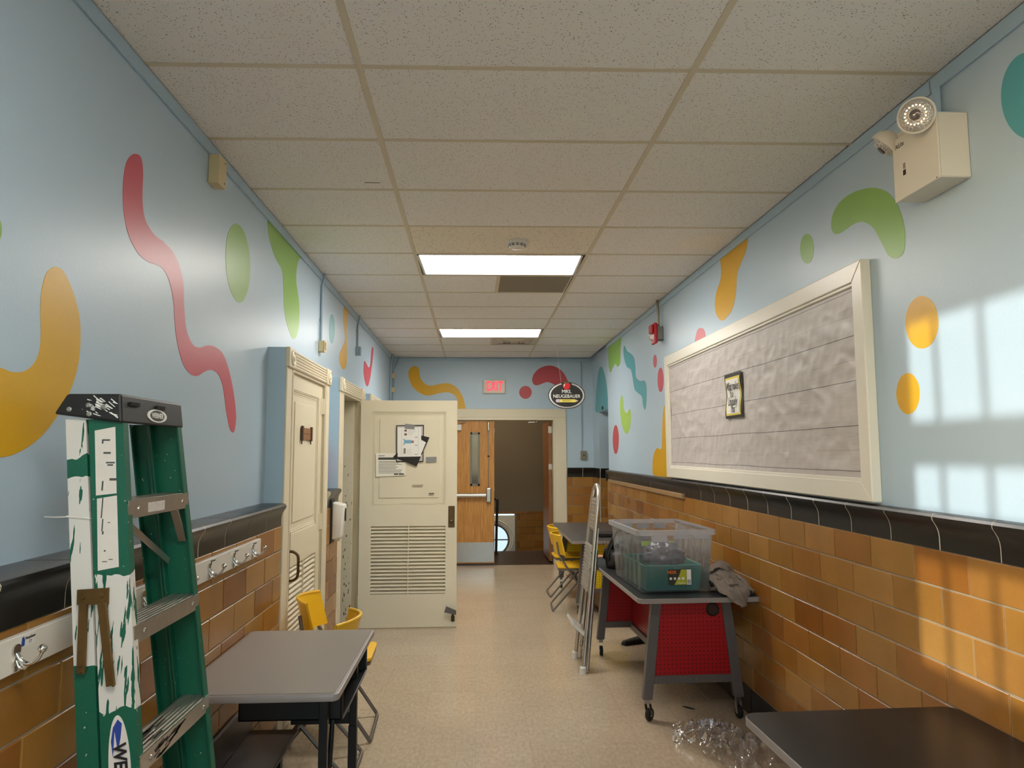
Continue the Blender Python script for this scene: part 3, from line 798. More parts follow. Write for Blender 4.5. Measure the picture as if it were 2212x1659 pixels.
# door_2, open leaf standing across the corridor
d2 = door_unit(2, 5.81, 7.02, 'cream door frame with a louvred leaf swung open across the corridor')
l2 = louver_leaf(d2, 0.905, 2.095, .042, (-1.062, 6.78, 0.012), math.radians(0.6))
tag(l2, 'open cream louvre door leaf with scuffed paint')
lp = MB().box(.825, .885, -.006, 0, .905, 1.103).build('lock_plate', BRASS, l2, bevel=.003)
MB().lathe([(.016, 0), (.018, .006), (.010, .010), (.010, .014)], 16, (.852, -.004, .957), (0, -1, 0)).build('lock_cylinder', BRASS, lp, smooth=.6)
MB().box(.845, .865, -.0075, -.006, 1.03, 1.06).build('thumb_latch', BRASS, lp)
MB().tube([(.872, -.012, .05), (.872, -.012, .135)], .011, 8).box(.855, .889, -.006, 0, .05, .10).build('foot_bolt', BRASS, l2)
BM(0, .905, .004, .036, -.012, 0).build('sweep', mat('door_sweep', (198, 182, 152), .6), l2)
BM(XL-.1, -1.10, 5.958, 6.02, 0.0, 2.1).build('door_stop', CREAMD, d2, bevel=.004)
MB().box(XL-.16, -1.13, 6.80, 6.874, 0, 2.1).build('door_stop', CREAMD, d2, bevel=.004)
for z in (0.25, 1.05, 1.85):
    MB().tube([(-1.068, 6.80, z-.05), (-1.068, 6.80, z+.05)], .011, 8).build('hinge', CREAMD, d2, smooth=1)
# paint chips on the worn jamb
CHIP = mat('bare_paint_chip', (74, 64, 54), .9)
for i in range(46):
    z = random.uniform(.05, 1.5)**1.0; yy = random.choice((6.797, 6.797, 6.860)); x = random.uniform(XL-.02, -1.135)
    a = random.uniform(.002, .006); b = random.uniform(.003, .02)
    MB().prism([(x-a, z-b), (x+a, z-b*.4), (x+a*.7, z+b), (x-a*.8, z+b*.6)], lambda u, v, d: (u, 6.7995-d, v), 0, .0006).build('paint_chip', CHIP, d2)
# door_3
d3 = door_unit(3, 7.46, 8.67, 'cream door frame farthest along the left wall')
louver_leaf(d3, 0.92, 2.10, .04, (-1.10, 7.605, .008), math.pi/2)

# ---- end double door
d4 = struct('door_4', 'oak double doors at the corridor end, right leaf open')
MB().box(OX1, OX1+.172, YE-.022, YE, 0, OZ+.035).build('casing', CREAM, d4, bevel=.004)
MB().box(OX0-.172, OX0, YE-.022, YE, 0, OZ+.035).build('casing', CREAM, d4, bevel=.004)
MB().box(OX0-.172, OX1+.172, YE-.024, YE, OZ+.035, OZ+.16).build('head_casing', CREAM, d4, bevel=.004)
MB().box(OX0, OX1, YE-.026, YE+.10, OZ-.005, OZ+.036).build('head_jamb', CREAM, d4, bevel=.003)
for x in (OX0, OX1):
    s = 1 if x == OX0 else -1
    MB().box(min(x, x+s*.02), max(x, x+s*.02), YE-.026, YE+.16, 0, OZ).build('jamb', CREAM, d4)
YD = YE+.02
a, b = OX0+.024, 0.298
mb = MB()
wx0, wx1, wz0, wz1 = -.048, .084, 1.14, 1.90
mb.box(a, wx0, YD, YD+.045, .03, 2.075).box(wx1, b, YD, YD+.045, .03, 2.075).box(wx0, wx1, YD, YD+.045, .03, wz0).box(wx0, wx1, YD, YD+.045, wz1, 2.075)
lf = mb.build('leaf', OAK, d4); tag(lf, 'closed oak leaf with narrow window and push bar')
fm = mat('grey_vision_frame', (128, 124, 108), .5, metal=.3); g = .022
MB().box(wx0-.008, wx0+g, YD-.008, YD+.05, wz0-.008, wz1+.008).box(wx1-g, wx1+.008, YD-.008, YD+.05, wz0-.008, wz1+.008).box(wx0, wx1, YD-.008, YD+.05, wz0-.008, wz0+g).box(wx0, wx1, YD-.008, YD+.05, wz1-g, wz1+.008).build('vision_frame', fm, lf)
BM(wx0+g, wx1-g, YD+.02, YD+.026, wz0+g, wz1-g).build('vision_pane', mat('wired_glass', (96, 92, 84), .08), lf)
BM(a, b-.004, YD-.003, YD, .045, .325).build('kick_plate', STEEL, lf)
BM(a, b, YD-.006, YD+.04, .0, .028).build('sweep', BROWNF, lf)
MB().tube([(a+.06, YD-.055, .998), (.178, YD-.055, .998)], .031, 12).build('push_bar', mat('silver_bar', (206, 202, 194), .3, metal=.6), lf, smooth=.8)
MB().box(.182, .252, YD-.072, YD, .898, 1.104).build('latch_case', STEEL, lf, bevel=.012, seg=2)
MB().box(.165, .182, YD-.05, YD-.01, .975, 1.02).build('bar_end', BLACKP, lf)
MB().tube([(.214, YD-.02, 1.10), (.214, YD-.02, 1.98)], .006, 8).build('vertical_rod', STEEL, lf, smooth=1)
MB().lathe([(.008, -.012), (.016, -.006), (.016, .006), (.008, .012)], 12, (.214, YD-.02, 1.56)).build('rod_guide', BRASS, lf, smooth=.8)
MB().box(.198, .230, YD-.045, YD, 1.93, 2.06).build('top_latch', STEEL, lf, bevel=.008)
MB().box(-.36, -.18, YD-.06, YD, 1.935, 2.02).build('closer_body', WHITEP, lf, bevel=.006)
MB().bar((-.2, YD-.05, 2.05), (-.13, YD-.03, 2.06), .03, .012).build('closer_arm', STEEL, lf)
for z in (1.93, 1.08, .25): BM(.288, .302, YD+.005, YD+.04, z-.03, z+.03).build('edge_plate', STEEL, lf)
# right leaf, swung back against the stairwell side
r4 = MB().box(1.110, 1.155, YE+.16, YE+1.03, .03, 2.075).build('leaf', BROWNW, d4); tag(r4, 'open brown leaf seen edge on')
BM(1.107, 1.158, YE+.157, YE+.163, 1.90, 2.0).build('edge_plate', STEEL, r4)
BM(1.107, 1.158, YE+.157, YE+.163, 1.36, 1.44).build('edge_plate', STEEL, r4)
MB().lathe([(.022, 0), (.022, .03), (.012, .04)], 12, (.93, YE+.05, 2.085), (0, 0, -1)).bar((.90, YE+.05, 2.06), (.80, YE+.06, 2.055), .02, .012).build('roller_stop', STEEL, d4)

# ---- stair hall beyond the doors
mb = MB().box(-1.6, 2.2, 10.45, 11.93, -.2, -.002)
struct('floor_landing', 'dark brown landing floor beyond the doors', me=mb.mesh('floor_landing', BROWNF))
sh = struct('wall_stairwell', 'stair hall with amber tiles and a tan bulkhead beyond the doors')
YS = 14.5
BM(-1.8, 2.4, 13.2, 13.4, .535, 3.08).build('bulkhead', TANW, sh)
MB().box(-1.8, -1.6, 10.45, YS+.3, -3, 3.08).box(2.2, 2.4, 10.61, YS+.3, -3, 3.08).build('side_wall', TANW, sh)
SX0, SX1, SZ0, SZ1 = -.02, .83, -.55, .385
mb = MB().box(-1.8, SX0, YS, YS+.2, -3, .9).box(SX1, 2.4, YS, YS+.2, -3, .9).box(SX0, SX1, YS, YS+.2, SZ1, .9).box(SX0, SX1, YS, YS+.2, -3, SZ0)
mb.build('tiled_backing', MORTAR, sh)
for r in range(11):
    z1 = .66-r*RH
    for (p, q) in ((-1.5, SX0-.03), (SX1+.03, 2.19)):
        if z1 > SZ1+.04: p, q = (-1.5, 2.19) if p < 0 else (0, 0)
        if q > p: course(sh, 'E', YS-.014, p, q, z1-RH, z1, .62+(r % 2)*.1524, TILE, 'tile', 'tile')
BM(-1.6, 2.2, 11.93, YS, -3, -2.8).build('lower_floor', BROWNF, sh)
for i in range(8):
    BM(-1.6, 2.2, 11.93+i*.28, 11.93+(i+1)*.28, -3, -.18*(i+1)).build('stair_step', BROWNF, sh)
w3 = struct('window_3', 'round window with pale square surround in the stair hall')
cx, cz, R = .408, -.126, .30
mb = MB(); N = 40
for i in range(N):
    a0, a1 = 2*math.pi*i/N, 2*math.pi*(i+1)/N
    def sq(a):
        c, s_ = math.cos(a), math.sin(a); f = 1/max(abs(c), abs(s_)); return (cx+.42*c*f, cz+.48*s_*f)
    p = [(cx+R*math.cos(a0), cz+R*math.sin(a0)), (cx+R*math.cos(a1), cz+R*math.sin(a1)), sq(a1), sq(a0)]
    mb.prism(p, lambda u, v, d: (u, YS-.02+d, v), 0, .12)
mb.build('surround_panel', BCREAM, w3)
ring = lambda r, y, n=40: [(cx+r*math.cos(2*math.pi*i/n), y, cz+r*math.sin(2*math.pi*i/n)) for i in range(n)]
MB().tube(ring(.385, YS-.022), .012, 6, closed=True).tube(ring(.345, YS-.022), .010, 6, closed=True).build('ring_moulding', BCREAM, w3, smooth=1)
MB().tube(ring(.295, YS-.01), .020, 8, closed=True).build('sash_ring', GREYFR, w3, smooth=1)
MB().box(cx-.29, cx+.29, YS-.01, YS+.02, cz-.012, cz+.012).box(cx-.012, cx+.012, YS-.01, YS+.02, cz-.29, cz+.29).build('glazing_bar', GREYFR, w3)
MB().prism([(cx+.29*math.cos(t), cz+.29*math.sin(t)) for t in [2*math.pi*i/32 for i in range(32)]], lambda u, v, d: (u, YS+.004+d, v), 0, .004).build('pane', GLASS, w3)
t = thing('handrail', 'black tube handrail on the landing beside the oak leaf', 'handrail', (.36, 11.6, 0))
MB().tube(catmull([(.0, .0, 0), (.01, 0, .5), (.02, 0, .80), (0.01, .02, .86), (-.06, .1, .87), (-.15, .3, .87)], 4, False), .021, 10).build('rail', BLACKM, t, smooth=1)
MB().lathe([(.04, 0), (.04, .008), (.022, .02)], 16).build('floor_flange', BLACKM, t, smooth=.6)

# =================================================================== CEILING FITTINGS
LENS = lens_mat()
for n, lab in ((4, 'lit fluorescent ceiling panel nearer the camera, behind the smoke detector'), (9, 'lit fluorescent ceiling panel farther off, before the air vent')):
    cx, cy = (GXL+GXR)/2, G0+GT*(n+.5)+GS*(GXL+GXR)/2
    t = thing('ceiling_light', lab, 'ceiling light', (cx, cy, HC), group='fluorescent ceiling panels')
    t.rotation_euler = (0, 0, math.atan(GS))
    hx, hy = .592, .288
    MB().box(-hx, hx, -hy, -hy+.018, 0, .03).box(-hx, hx, hy-.018, hy, 0, .03).box(-hx, -hx+.018, -hy, hy, 0, .03).box(hx-.018, hx, -hy, hy, 0, .03).build('lamp_frame', WHITEP, t)
    BM(-hx+.018, hx-.018, -hy+.018, hy-.018, .006, .010).build('lens', LENS, t)
    BM(-hx, hx, -hy, hy, .03, .045).build('lamp_housing', WHITEP, t)
for loc, lab, rad in (((cx, G0+GT*(-3.5), HC), 'unseen ceiling panel added behind the camera for fill light', LENS), ((-.4, 13.95, 2.95), 'unseen lamp added over the lower stair flight to light its wall', mat('added_stair_lens', (250, 240, 220), .5, emit=((255, 236, 206), 30.0))), ((.3, 11.9, 3.03), 'unseen lamp added over the stair landing to brighten the hall', mat('added_landing_lens', (250, 240, 220), .5, emit=((255, 236, 206), 14.0)))):  # unseen lamps added to brighten the near corridor and the stair hall
    t = thing('ceiling_light', lab, 'ceiling light', loc, group='fluorescent ceiling panels')
    MB().box(-hx, hx, -hy, -hy+.018, 0, .03).box(-hx, hx, hy-.018, hy, 0, .03).box(-hx, -hx+.018, -hy, hy, 0, .03).box(hx-.018, hx, -hy, hy, 0, .03).build('lamp_frame', WHITEP, t)
    BM(-hx+.018, hx-.018, -hy+.018, hy-.018, .006, .010).build('lens', rad, t)
    BM(-hx, hx, -hy, hy, .03, .042).build('lamp_housing', WHITEP, t)
# smoke detector
t = thing('smoke_detector', 'white round smoke detector on the coarse speckled tile', 'smoke detector', (.282, 4.60, HC+.003))
MB().lathe([(.072, 0), (.074, -.012), (.060, -.018), (.056, -.034), (.050, -.046), (.020, -.052)], 28).build('body', WHITEP, t, smooth=.6)
for i in range(12):
    a = 2*math.pi*i/12
    for z, r in ((-.029, .0570), (-.038, .0540)):
        MB().bar((r*math.cos(a-.18), r*math.sin(a-.18), z), (r*math.cos(a+.18), r*math.sin(a+.18), z), .006, .004).build('vent_slot', DARK, t)
# grey return panel and square air diffuser
t = thing('return_grille', 'plain grey return air panel beside the nearer ceiling light', 'air grille', (.49, G0+GT*5.5+GS*.49, HC))
MB().box(-.286, .286, -.290, .290, .003, .012).build('panel', mat('grey_return_panel', (136, 126, 108), .6), t)
MB().box(-.292, .292, -.292, -.282, .001, .012).box(-.292, .292, .282, .292, .001, .012).box(-.292, -.282, -.292, .292, .001, .012).box(.282, .292, -.292, .292, .001, .012).build('rim', TBAR, t)
t = thing('air_diffuser', 'square stepped air diffuser beyond the farther ceiling light', 'air vent', (.505, G0+GT*10.5+GS*.5, HC))
dm = mat('diffuser_paint', (196, 186, 166), .5)
BM(-.285, .285, -.285, .285, .004, .02).build('back_plate', dm, t)
for i, r in enumerate((.23, .165, .10)):
    z0, z1 = -.004-.004*i, .006; w = .028
    MB().hexa([(-r, -r, z1), (r, -r, z1), (r-w, -r+w, z0), (-r+w, -r+w, z0)], [(-r, -r, z1+.003), (r, -r, z1+.003), (r-w, -r+w, z0+.003), (-r+w, -r+w, z0+.003)]).hexa(
        [(r, r, z1), (-r, r, z1), (-r+w, r-w, z0), (r-w, r-w, z0)], [(r, r, z1+.003), (-r, r, z1+.003), (-r+w, r-w, z0+.003), (r-w, r-w, z0+.003)]).hexa(
        [(r, -r, z1), (r, r, z1), (r-w, r-w, z0), (r-w, -r+w, z0)], [(r, -r, z1+.003), (r, r, z1+.003), (r-w, r-w, z0+.003), (r-w, -r+w, z0+.003)]).hexa(
        [(-r, r, z1), (-r, -r, z1), (-r+w, -r+w, z0), (-r+w, r-w, z0)], [(-r, r, z1+.003), (-r, -r, z1+.003), (-r+w, -r+w, z0+.003), (-r+w, r-w, z0+.003)]).build('vane', dm, t)
BM(-.05, .05, -.05, .05, -.014, -.010).build('centre_plate', dm, t)

# =================================================================== WALL FITTINGS
# beige alarm box, left
t = thing('wall_box', 'beige plastic box high on the left wall near the ceiling', 'box', (XL, 3.19, 2.815))
MB().box(.0005, .052, -.045, .045, 0, .135).build('cover', BEIGEP, t, bevel=.004)
for z in (.02, .115): MB().lathe([(.004, 0), (.004, .002)], 8, (.052, .02, z), (1, 0, 0)).build('screw', GREYFR, t)
# conduits on the left wall
RACE = mat('blue_painted_conduit', (150, 172, 188), .4)
def conduit(y, z0, boxname, boxm, lab, blab, rust=False):
    t = thing('conduit', lab, 'conduit', (XL, y, z0))
    MB().tube([(.012, 0, 0), (.012, 0, HC-z0-.10), (.03, 0, HC-z0-.03), (.03, 0, HC-z0-.002)], .010, 8).build('pipe', RACE, t, smooth=1)
    MB().box(.0, .004, -.016, .016, .15, .175).build('strap', RACE, t)
    b = thing('junction_box', blab, 'junction box', (XL, y, z0-.085))
    MB().box(.0005, .045, -.034, .034, 0, .085).build('box_body', boxm, b, bevel=.004)
    MB().box(.045, .048, -.038, .038, -.003, .088).build('box_cover', BEIGEP if rust else boxm, b, bevel=.001)
    if rust:
        MB().prism(catmull([(-.028, .07), (0, .078), (.02, .066), (.012, .04), (.018, .02), (-.01, .012), (-.028, .03)], 3), lambda u, v, d: (.0478+d, u, v), 0, .0008).build('bare_patch', mat('bare_ochre', (170, 124, 44), .7), b)
conduit(5.50, 2.47, 'a', BEIGEP, 'blue painted conduit dropping to the chipped box above the first door', 'chipped beige junction box above the nearest door', True)
conduit(7.22, 2.68, 'b', RACE, 'blue painted conduit dropping to the blue box above the open door', 'blue painted junction box above the open door frame')
t = thing('corner_conduits', 'pair of blue painted pipes in the far left corner', 'conduit', (XL, 10.3, 1.9))
MB().tube([(.02, -.25, 0), (.02, -.25, .95), (.04, -.24, 1.10)], .014, 8).build('pipe', RACE, t, smooth=1)
MB().tube([(.03, .0, 0), (.03, 0, .9), (.08, .02, 1.02), (.1, .02, 1.10)], .014, 8).build('pipe', RACE, t, smooth=1)
for z in (.58, .78): MB().box(.004, .05, -.03, .035, z, z+.075).build('coupling_box', BEIGEP, t, bevel=.004)

# emergency light on the right wall
t = thing('emergency_light', 'white twin-head emergency light box high on the right wall', 'emergency light', (XR, 2.418, 2.555))
EB = mat('cream_enamel_box', (226, 220, 206), .4)
MB().box(-.112, -.0005, -.128, .128, 0, .235).build('case', EB, t, bevel=.004)
MB().box(-.117, -.111, -.131, .131, -.003, .238).build('cover', EB, t, bevel=.002)
MB().box(-.1171, -.1168, -.118, -.112, .0, .004).build('cover_notch', INK, t)
link('lettering', text_mesh('AtLite', .026, INK, .0003, sx=.8), t, (-.1173, .085, .205), FACE_NX)
MB().box(-.1174, -.117, .055, .072, .082, .102).build('test_switch', INK, t)
for i in range(3): MB().box(-.1174, -.117, .057+.005*i, .059+.005*i, .106, .128).build('indicator_mark', INK, t)
MB().box(-.03, -.012, -.010, .010, .235, .392).build('feed_conduit', BLUET, t)
def lamp_head(y, z, aim, x=-.085):
    ax = Vector(aim).normalized(); o = Vector((x, y, z))
    h = MB().lathe([(.012, -.045), (.036, -.040), (.056, -.018), (.062, .004), (.062, .012), (.056, .014)], 28, o, ax).build('lamp_head', EB, t, smooth=.7)
    MB().lathe([(.056, .0145), (.050, .020), (.034, .026), (.012, .029)], 28, o, ax).build('reflector', mat('lamp_reflector', (214, 208, 200), .12, metal=.9, bump=(160, .6, .01)), h, smooth=.9)
    MB().lathe([(.016, .029), (.018, .033), (.010, .036)], 16, o, ax).build('bulb_cup', mat('bulb_glass', (120, 110, 104), .1, metal=.3), h, smooth=.9)
    u = ax.cross(Vector((0, 0, 1))).normalized(); v = u.cross(ax)
    for k in range(18):
        a = 2*math.pi*k/18; p = o+ax*.0255+(u*math.cos(a)+v*math.sin(a))*.033
        MB().lathe([(.0045, 0), (.003, .003)], 6, p, ax).build('lens_bead', CHROME, h)
lamp_head(-.088, .236, (-.62, -.68, -.22), x=-.158)
lamp_head(.165, .245, (-.55, .45, -.65), x=-.115)
MB().box(-.105, -.035, .055, .125, .245, .268).build('swivel_cap', EB, t, bevel=.01, seg=3)
MB().bar((-.075, .10, .25), (-.10, .135, .262), .018, .018).build('swivel_arm', EB, t)
MB().bar((-.075, -.05, .232), (-.14, -.075, .245), .02, .02).build('swivel_arm', EB, t)

# fire alarm
t = thing('fire_alarm', 'red fire alarm strobe on a grey box below a bare conduit', 'fire alarm', (XR, 6.36, 2.63))
MB().box(-.055, -.0005, -.06, .06, .0, .12).build('back_box', mat('galvanised', (132, 132, 126), .45, metal=.5, var=.15, vscale=40), t, bevel=.004)
rd = mat('alarm_red', (186, 24, 36), .35)
MB().box(-.085, -.055, -.066, .066, -.035, .155).build('face_plate', rd, t, bevel=.01, seg=2)
MB().hexa([(-.085, -.045, .0), (-.085, .045, .0), (-.085, .045, .05), (-.085, -.045, .05)], [(-.118, -.03, .01), (-.118, .03, .01), (-.118, .03, .04), (-.118, -.03, .04)]).build('strobe_lens', mat('strobe_clear', (232, 214, 214), .1), t)
MB().box(-.112, -.085, -.05, .05, .06, .14).build('horn_grille', rd, t, bevel=.01, seg=2)
for i in range(4): MB().box(-.1135, -.112, -.035, .035, .072+.016*i, .079+.016*i).build('horn_slot', mat('dark_red', (96, 8, 18), .5), t)
link('lettering', text_mesh('FIRE', .022, PAPER, .0003), t, (-.0855, .03, -.018), FACE_NX)
MB().tube([(-.030, 0, .12), (-.030, 0, .28), (-.034, 0, .33), (-.034, 0, .372)], .011, 8).build('bare_conduit', mat('bare_conduit', (148, 136, 108), .35, metal=.7), t, smooth=1)

# small plate on the recess header
t = tag(BM(-.003, 0, -.05, .05, -.02, .02).build('room_plate', INK, None, (1.7535, 9.63, 2.215)), 'small dark plate on the teal shape above the recess', 'sign')
# switch box and raceway on the end wall
t = thing('light_switch', 'grey switch box on the end wall right of the doorway', 'switch', (1.606, YE, 1.506))
MB().box(-.044, .044, -.042, -.0005, 0, .128).build('switch_body', mat('grey_switch', (128, 122, 108), .45), t, bevel=.005)
MB().box(-.006, .006, -.05, -.042, .05, .078).build('toggle', INK, t)
t2 = tag(MB().box(-.010, .010, -.012, -.0005, 0, HC-1.64-.05).build('wire_raceway', RACE, None, (1.588, YE, 1.636)), 'thin blue raceway running up from the grey switch box', 'raceway')

# exit sign
t = thing('exit_sign', 'white exit sign with glowing red letters above the end doorway', 'exit sign', (.296, YE, 2.476))
MB().box(-.162, .162, -.05, -.0005, 0, .198).build('sign_box', mat('exit_face', (214, 204, 186), .45), t, bevel=.003)
MB().box(-.150, .150, -.0515, -.0495, .012, .186).build('face_panel', mat('exit_panel', (226, 208, 192), .3), t)
EXR = mat('exit_red', (226, 40, 60), .4, emit=((255, 40, 70), 1.3))
link('lettering', text_mesh('EXIT', .19, EXR, .0006, sx=.60, bold=.004, space=1.05), t, (0.006, -.0522, .098), FACE_NY)
BM(-.11, .115, -.0534, -.0528, .104, .111).build('letter_gap', mat('exit_gap', (240, 176, 176), .3), t)

# hanging name sign
t = thing('hanging_sign', 'black oval name sign with a red apple hanging before the end wall', 'sign', (1.18, 9.0, 2.335))
EL = lambda a, b, n=56: [(a*math.cos(2*math.pi*i/n), b*math.sin(2*math.pi*i/n)) for i in range(n)]
fy = lambda u, v, d: (u, -d, v)
BB = mat('sign_black', (30, 28, 27), .5)
MB().prism(EL(.236, .172), fy, 0, .006).build('board', BB, t)
for i in range(72):
    a = 2*math.pi*i/72
    if 1.30 < a < 1.84: continue
    p, q = (.205*math.cos(a), .146*math.sin(a)), (.226*math.cos(a), .163*math.sin(a))
    MB().bar((p[0], -.0066, p[1]), (q[0], -.0066, q[1]), .0085, .0012, (0, 1, 0)).build('border_dash', PAPER, t)
MB().prism(catmull([(0, .148), (.02, .155), (.042, .146), (.046, .118), (.034, .088), (.012, .074), (0, .079), (-.012, .074), (-.034, .088), (-.046, .118), (-.042, .146), (-.02, .155)], 4), fy, .004, .014).build('apple', mat('apple_red', (190, 30, 36), .4), t)
MB().prism(catmull([(-.036, .130), (-.028, .146), (-.022, .140), (-.03, .118), (-.036, .105)], 3), fy, .014, .0146).build('apple_shine', PAPER, t)
MB().prism(catmull([(0, .152), (.012, .172), (.036, .176), (.022, .158)], 4), fy, .005, .012).prism(catmull([(0, .152), (-.012, .172), (-.036, .176), (-.022, .158)], 4), fy, .005, .012).build('apple_leaf', mat('leaf_green', (110, 104, 60), .5), t)
link('lettering', text_mesh('MRS.', .062, PAPER, .0006), t, (0, -.0068, .048), FACE_NY)
link('lettering', text_mesh('NEUGEBAUER', .062, PAPER, .0006, sx=.90), t, (0, -.0068, -.012), FACE_NY)
pn = MB().box(-.085, .105, -.0085, -.006, -.088, -.050).build('pencil', mat('pencil_yellow', (224, 206, 88), .5), t)
MB().prism([(.105, -.088), (.15, -.069), (.105, -.050)], fy, .006, .0085).build('pencil_point', mat('pencil_wood', (214, 190, 150), .6), pn)
MB().box(-.115, -.085, -.009, -.006, -.089, -.049).build('ferrule', mat('ferrule_grey', (176, 172, 176), .4), pn)
MB().prism(catmull([(-.115, -.05), (-.135, -.055), (-.14, -.069), (-.135, -.083), (-.115, -.088)], 3), fy, .006, .0088).build('eraser', mat('eraser_pink', (196, 172, 190), .6), pn)
link('lettering', text_mesh('GRADE 5', .030, INK, .0004), pn, (0, -.0088, -.069), FACE_NY)
MB().tube([(-.07, -.003, .165), (-.13, -.003, .64), (-.135, -.003, HC-2.335)], .0012, 5).build('string', mat('clear_line', (206, 206, 200), .4), t)

# hand sanitiser dispenser between the first two doors
t = thing('soap_dispenser', 'white hand sanitiser dispenser on the tiles between the doors', 'dispenser', (XLW, 5.55, .96))
MB().box(.0005, .012, -.062, .062, -.02, .30).build('back_plate', BLACKP, t)
MB().hexa([(.012, -.058, .0), (.085, -.058, .02), (.085, .058, .02), (.012, .058, .0)], [(.012, -.058, .285), (.105, -.058, .265), (.105, .058, .265), (.012, .058, .285)]).build('housing', WHITEP, t, bevel=.014, seg=3, smooth=.6)
MB().box(.1, .108, -.012, .012, .14, .235).build('level_window', BLACKP, t)
MB().lathe([(.014, 0), (.010, -.02)], 12, (.06, 0, .008)).build('nozzle', WHITEP, t)

# wooden sign holder on door_1 (world: plane x=-1.10)
t = thing('sign_holder', 'small brown wooden sign holder on the closed cream door', 'sign holder', (-1.100, 4.755, 1.70))
MB().box(.0005, .006, -.11, .11, .0, .075).build('plaque', BROWNW, t)
for y in (-.125, .125): MB().box(.0005, .012, y-.016, y+.016, -.008, .086).box(.0005, .006, y-.004, y+.004, -.03, -.008).build('clip_end', mat('dark_walnut', (74, 48, 28), .5), t)
MB().box(.006, .0066, -.10, .10, .036, .039).build('engraved_line', mat('engrave', (70, 42, 22), .7), t)

# papers and tape on the open leaf (front face y=6.78)
YF = 6.779
def sheet(name, lab, cat, quad, m, d=.0008, off=0.0, parent=None):
    q0 = quad[0]
    o = MB().prism([(x-q0[0], z-q0[1]) for x, z in quad], lambda u, v, dd: (u, -dd, v), 0, d).build(name, m, parent, (q0[0], YF-off, q0[1]))
    return tag(o, lab, cat, 'tape strips on the open door' if cat == 'tape' else None) if parent is None else o
NOT = mat('cream_notice_paper', (240, 235, 220), .8)
nt = sheet('notice', 'cream printed notice with a dark bar on the open door', 'notice', [(-.915, 1.39), (-.636, 1.403), (-.640, 1.606), (-.919, 1.611)], NOT)
def bars_on(par, rows, m=INK):
    for x0, x1, z, h in rows: BM(x0, x1, -.0014, -.0008, z, z+h).build('print_line', m, par)
bars_on(nt, [(.02, .27, .158, .022)], mat('bar_grey', (74, 78, 74), .7))
GREYI = mat('faded_ink', (112, 106, 98), .8)
bars_on(nt, [(.024, .026+.22*random.uniform(.6, 1.0), .14-.0135*i, .0045) for i in range(9)], GREYI)
bars_on(nt, [(.02, .08, .192, .006)], GREYI)
bars_on(nt, [(.168, .208, .018, .011), (.214, .262, .018, .011)])
fr = sheet('picture_frame', 'black edged poster sheet taped to the open door', 'poster', [(-.73, 1.526), (-.473, 1.528), (-.471, 1.875), (-.73, 1.872)], INK, .004, .001)
BM(.008, .249, -.0052, -.004, .010, .337).build('poster_sheet', mat('grey_paper', (196, 192, 190), .8), fr)
tag(MB().prism([(-.222, .087), (0, 0), (.118, .271), (-.003, .30)], lambda u, v, d: (u, -d, v), 0, .003).build('mount_card', mat('black_card', (34, 32, 30), .7), None, (-.536, YF-.0066, 1.486)), 'tilted black mounting card behind the drawing sheet', 'card')
tag(MB().prism([(0, 0), (.04, .10), (.095, .07), (.055, -.03)], lambda u, v, d: (u, -d, v), 0, .001).build('loose_paper', PAPER, None, (-.545, YF-.0098, 1.64)), 'white paper corner peeking out over the black card', 'paper')
dr = sheet('drawing_sheet', 'white worksheet with small colour drawings on the open door', 'paper', [(-.714, 1.575), (-.494, 1.578), (-.496, 1.852), (-.716, 1.849)], PAPER, .001, .0108)
LBL = mat('pencil_grey', (150, 144, 140), .8)
def drw(x0, x1, z0, z1, m): BM(x0, x1, -.0016, -.0010, z0, z1).build('printed_drawing', m, dr)
PBL = mat('crayon_blue', (126, 178, 204), .8); PRD = mat('crayon_red', (168, 116, 120), .8); PBR = mat('crayon_brown', (148, 128, 112), .8)
for z in (.236, .200): drw(.060, .084, z, z+.020, PBR); drw(.064, .080, z+.005, z+.013, LBL)
for i in range(4): drw(.092, .17-.012*i, .246-.012*i, .2475-.012*i, LBL)
drw(.058, .128, .125, .158, PBL); drw(.052, .064, .112, .126, PBL); drw(.052, .064, .156, .168, PBL); drw(.128, .150, .130, .152, PRD)
drw(.056, .074, .030, .080, PBR)
for z in (.034, .05, .066): drw(.082, .13, z, z+.0014, LBL)
for z in (.182, .106, .020): drw(.16, .184, z, z+.004, INK)
for x in (.036, .192): drw(x, x+.0012, .02, .262, LBL)
sheet('duct_tape', 'grey duct tape strip holding the top of the black edged poster', 'tape', [(-.652, 1.838), (-.559, 1.832), (-.557, 1.876), (-.646, 1.886)], TAPE, .0008, .0125)
sheet('duct_tape', 'loose grey tape patch right of the taped poster on the open door', 'tape', [(-.447, 1.523), (-.352, 1.526), (-.350, 1.575), (-.451, 1.572)], TAPE, .0008)
sheet('duct_tape', 'dark tape scrap over the foot bolt of the open door', 'tape', [(-.269, .15), (-.16, .125), (-.157, .165), (-.250, .205)], mat('dark_tape', (92, 86, 80), .4), .0008, .028)
for i, (x, z, w) in enumerate(((-.575, 1.302, .10), (-.42, 1.225, .05))):
    sheet('tape_residue', ('faint tape residue below the poster on the open door', 'dark scuffed residue above the lock plate on the open door')[i], 'residue', [(x, z), (x+w, z), (x+w, z+.014), (x, z+.012)], mat('residue_%d' % i, ((176, 164, 138), (120, 112, 96))[i], .8), .0006, .0002)

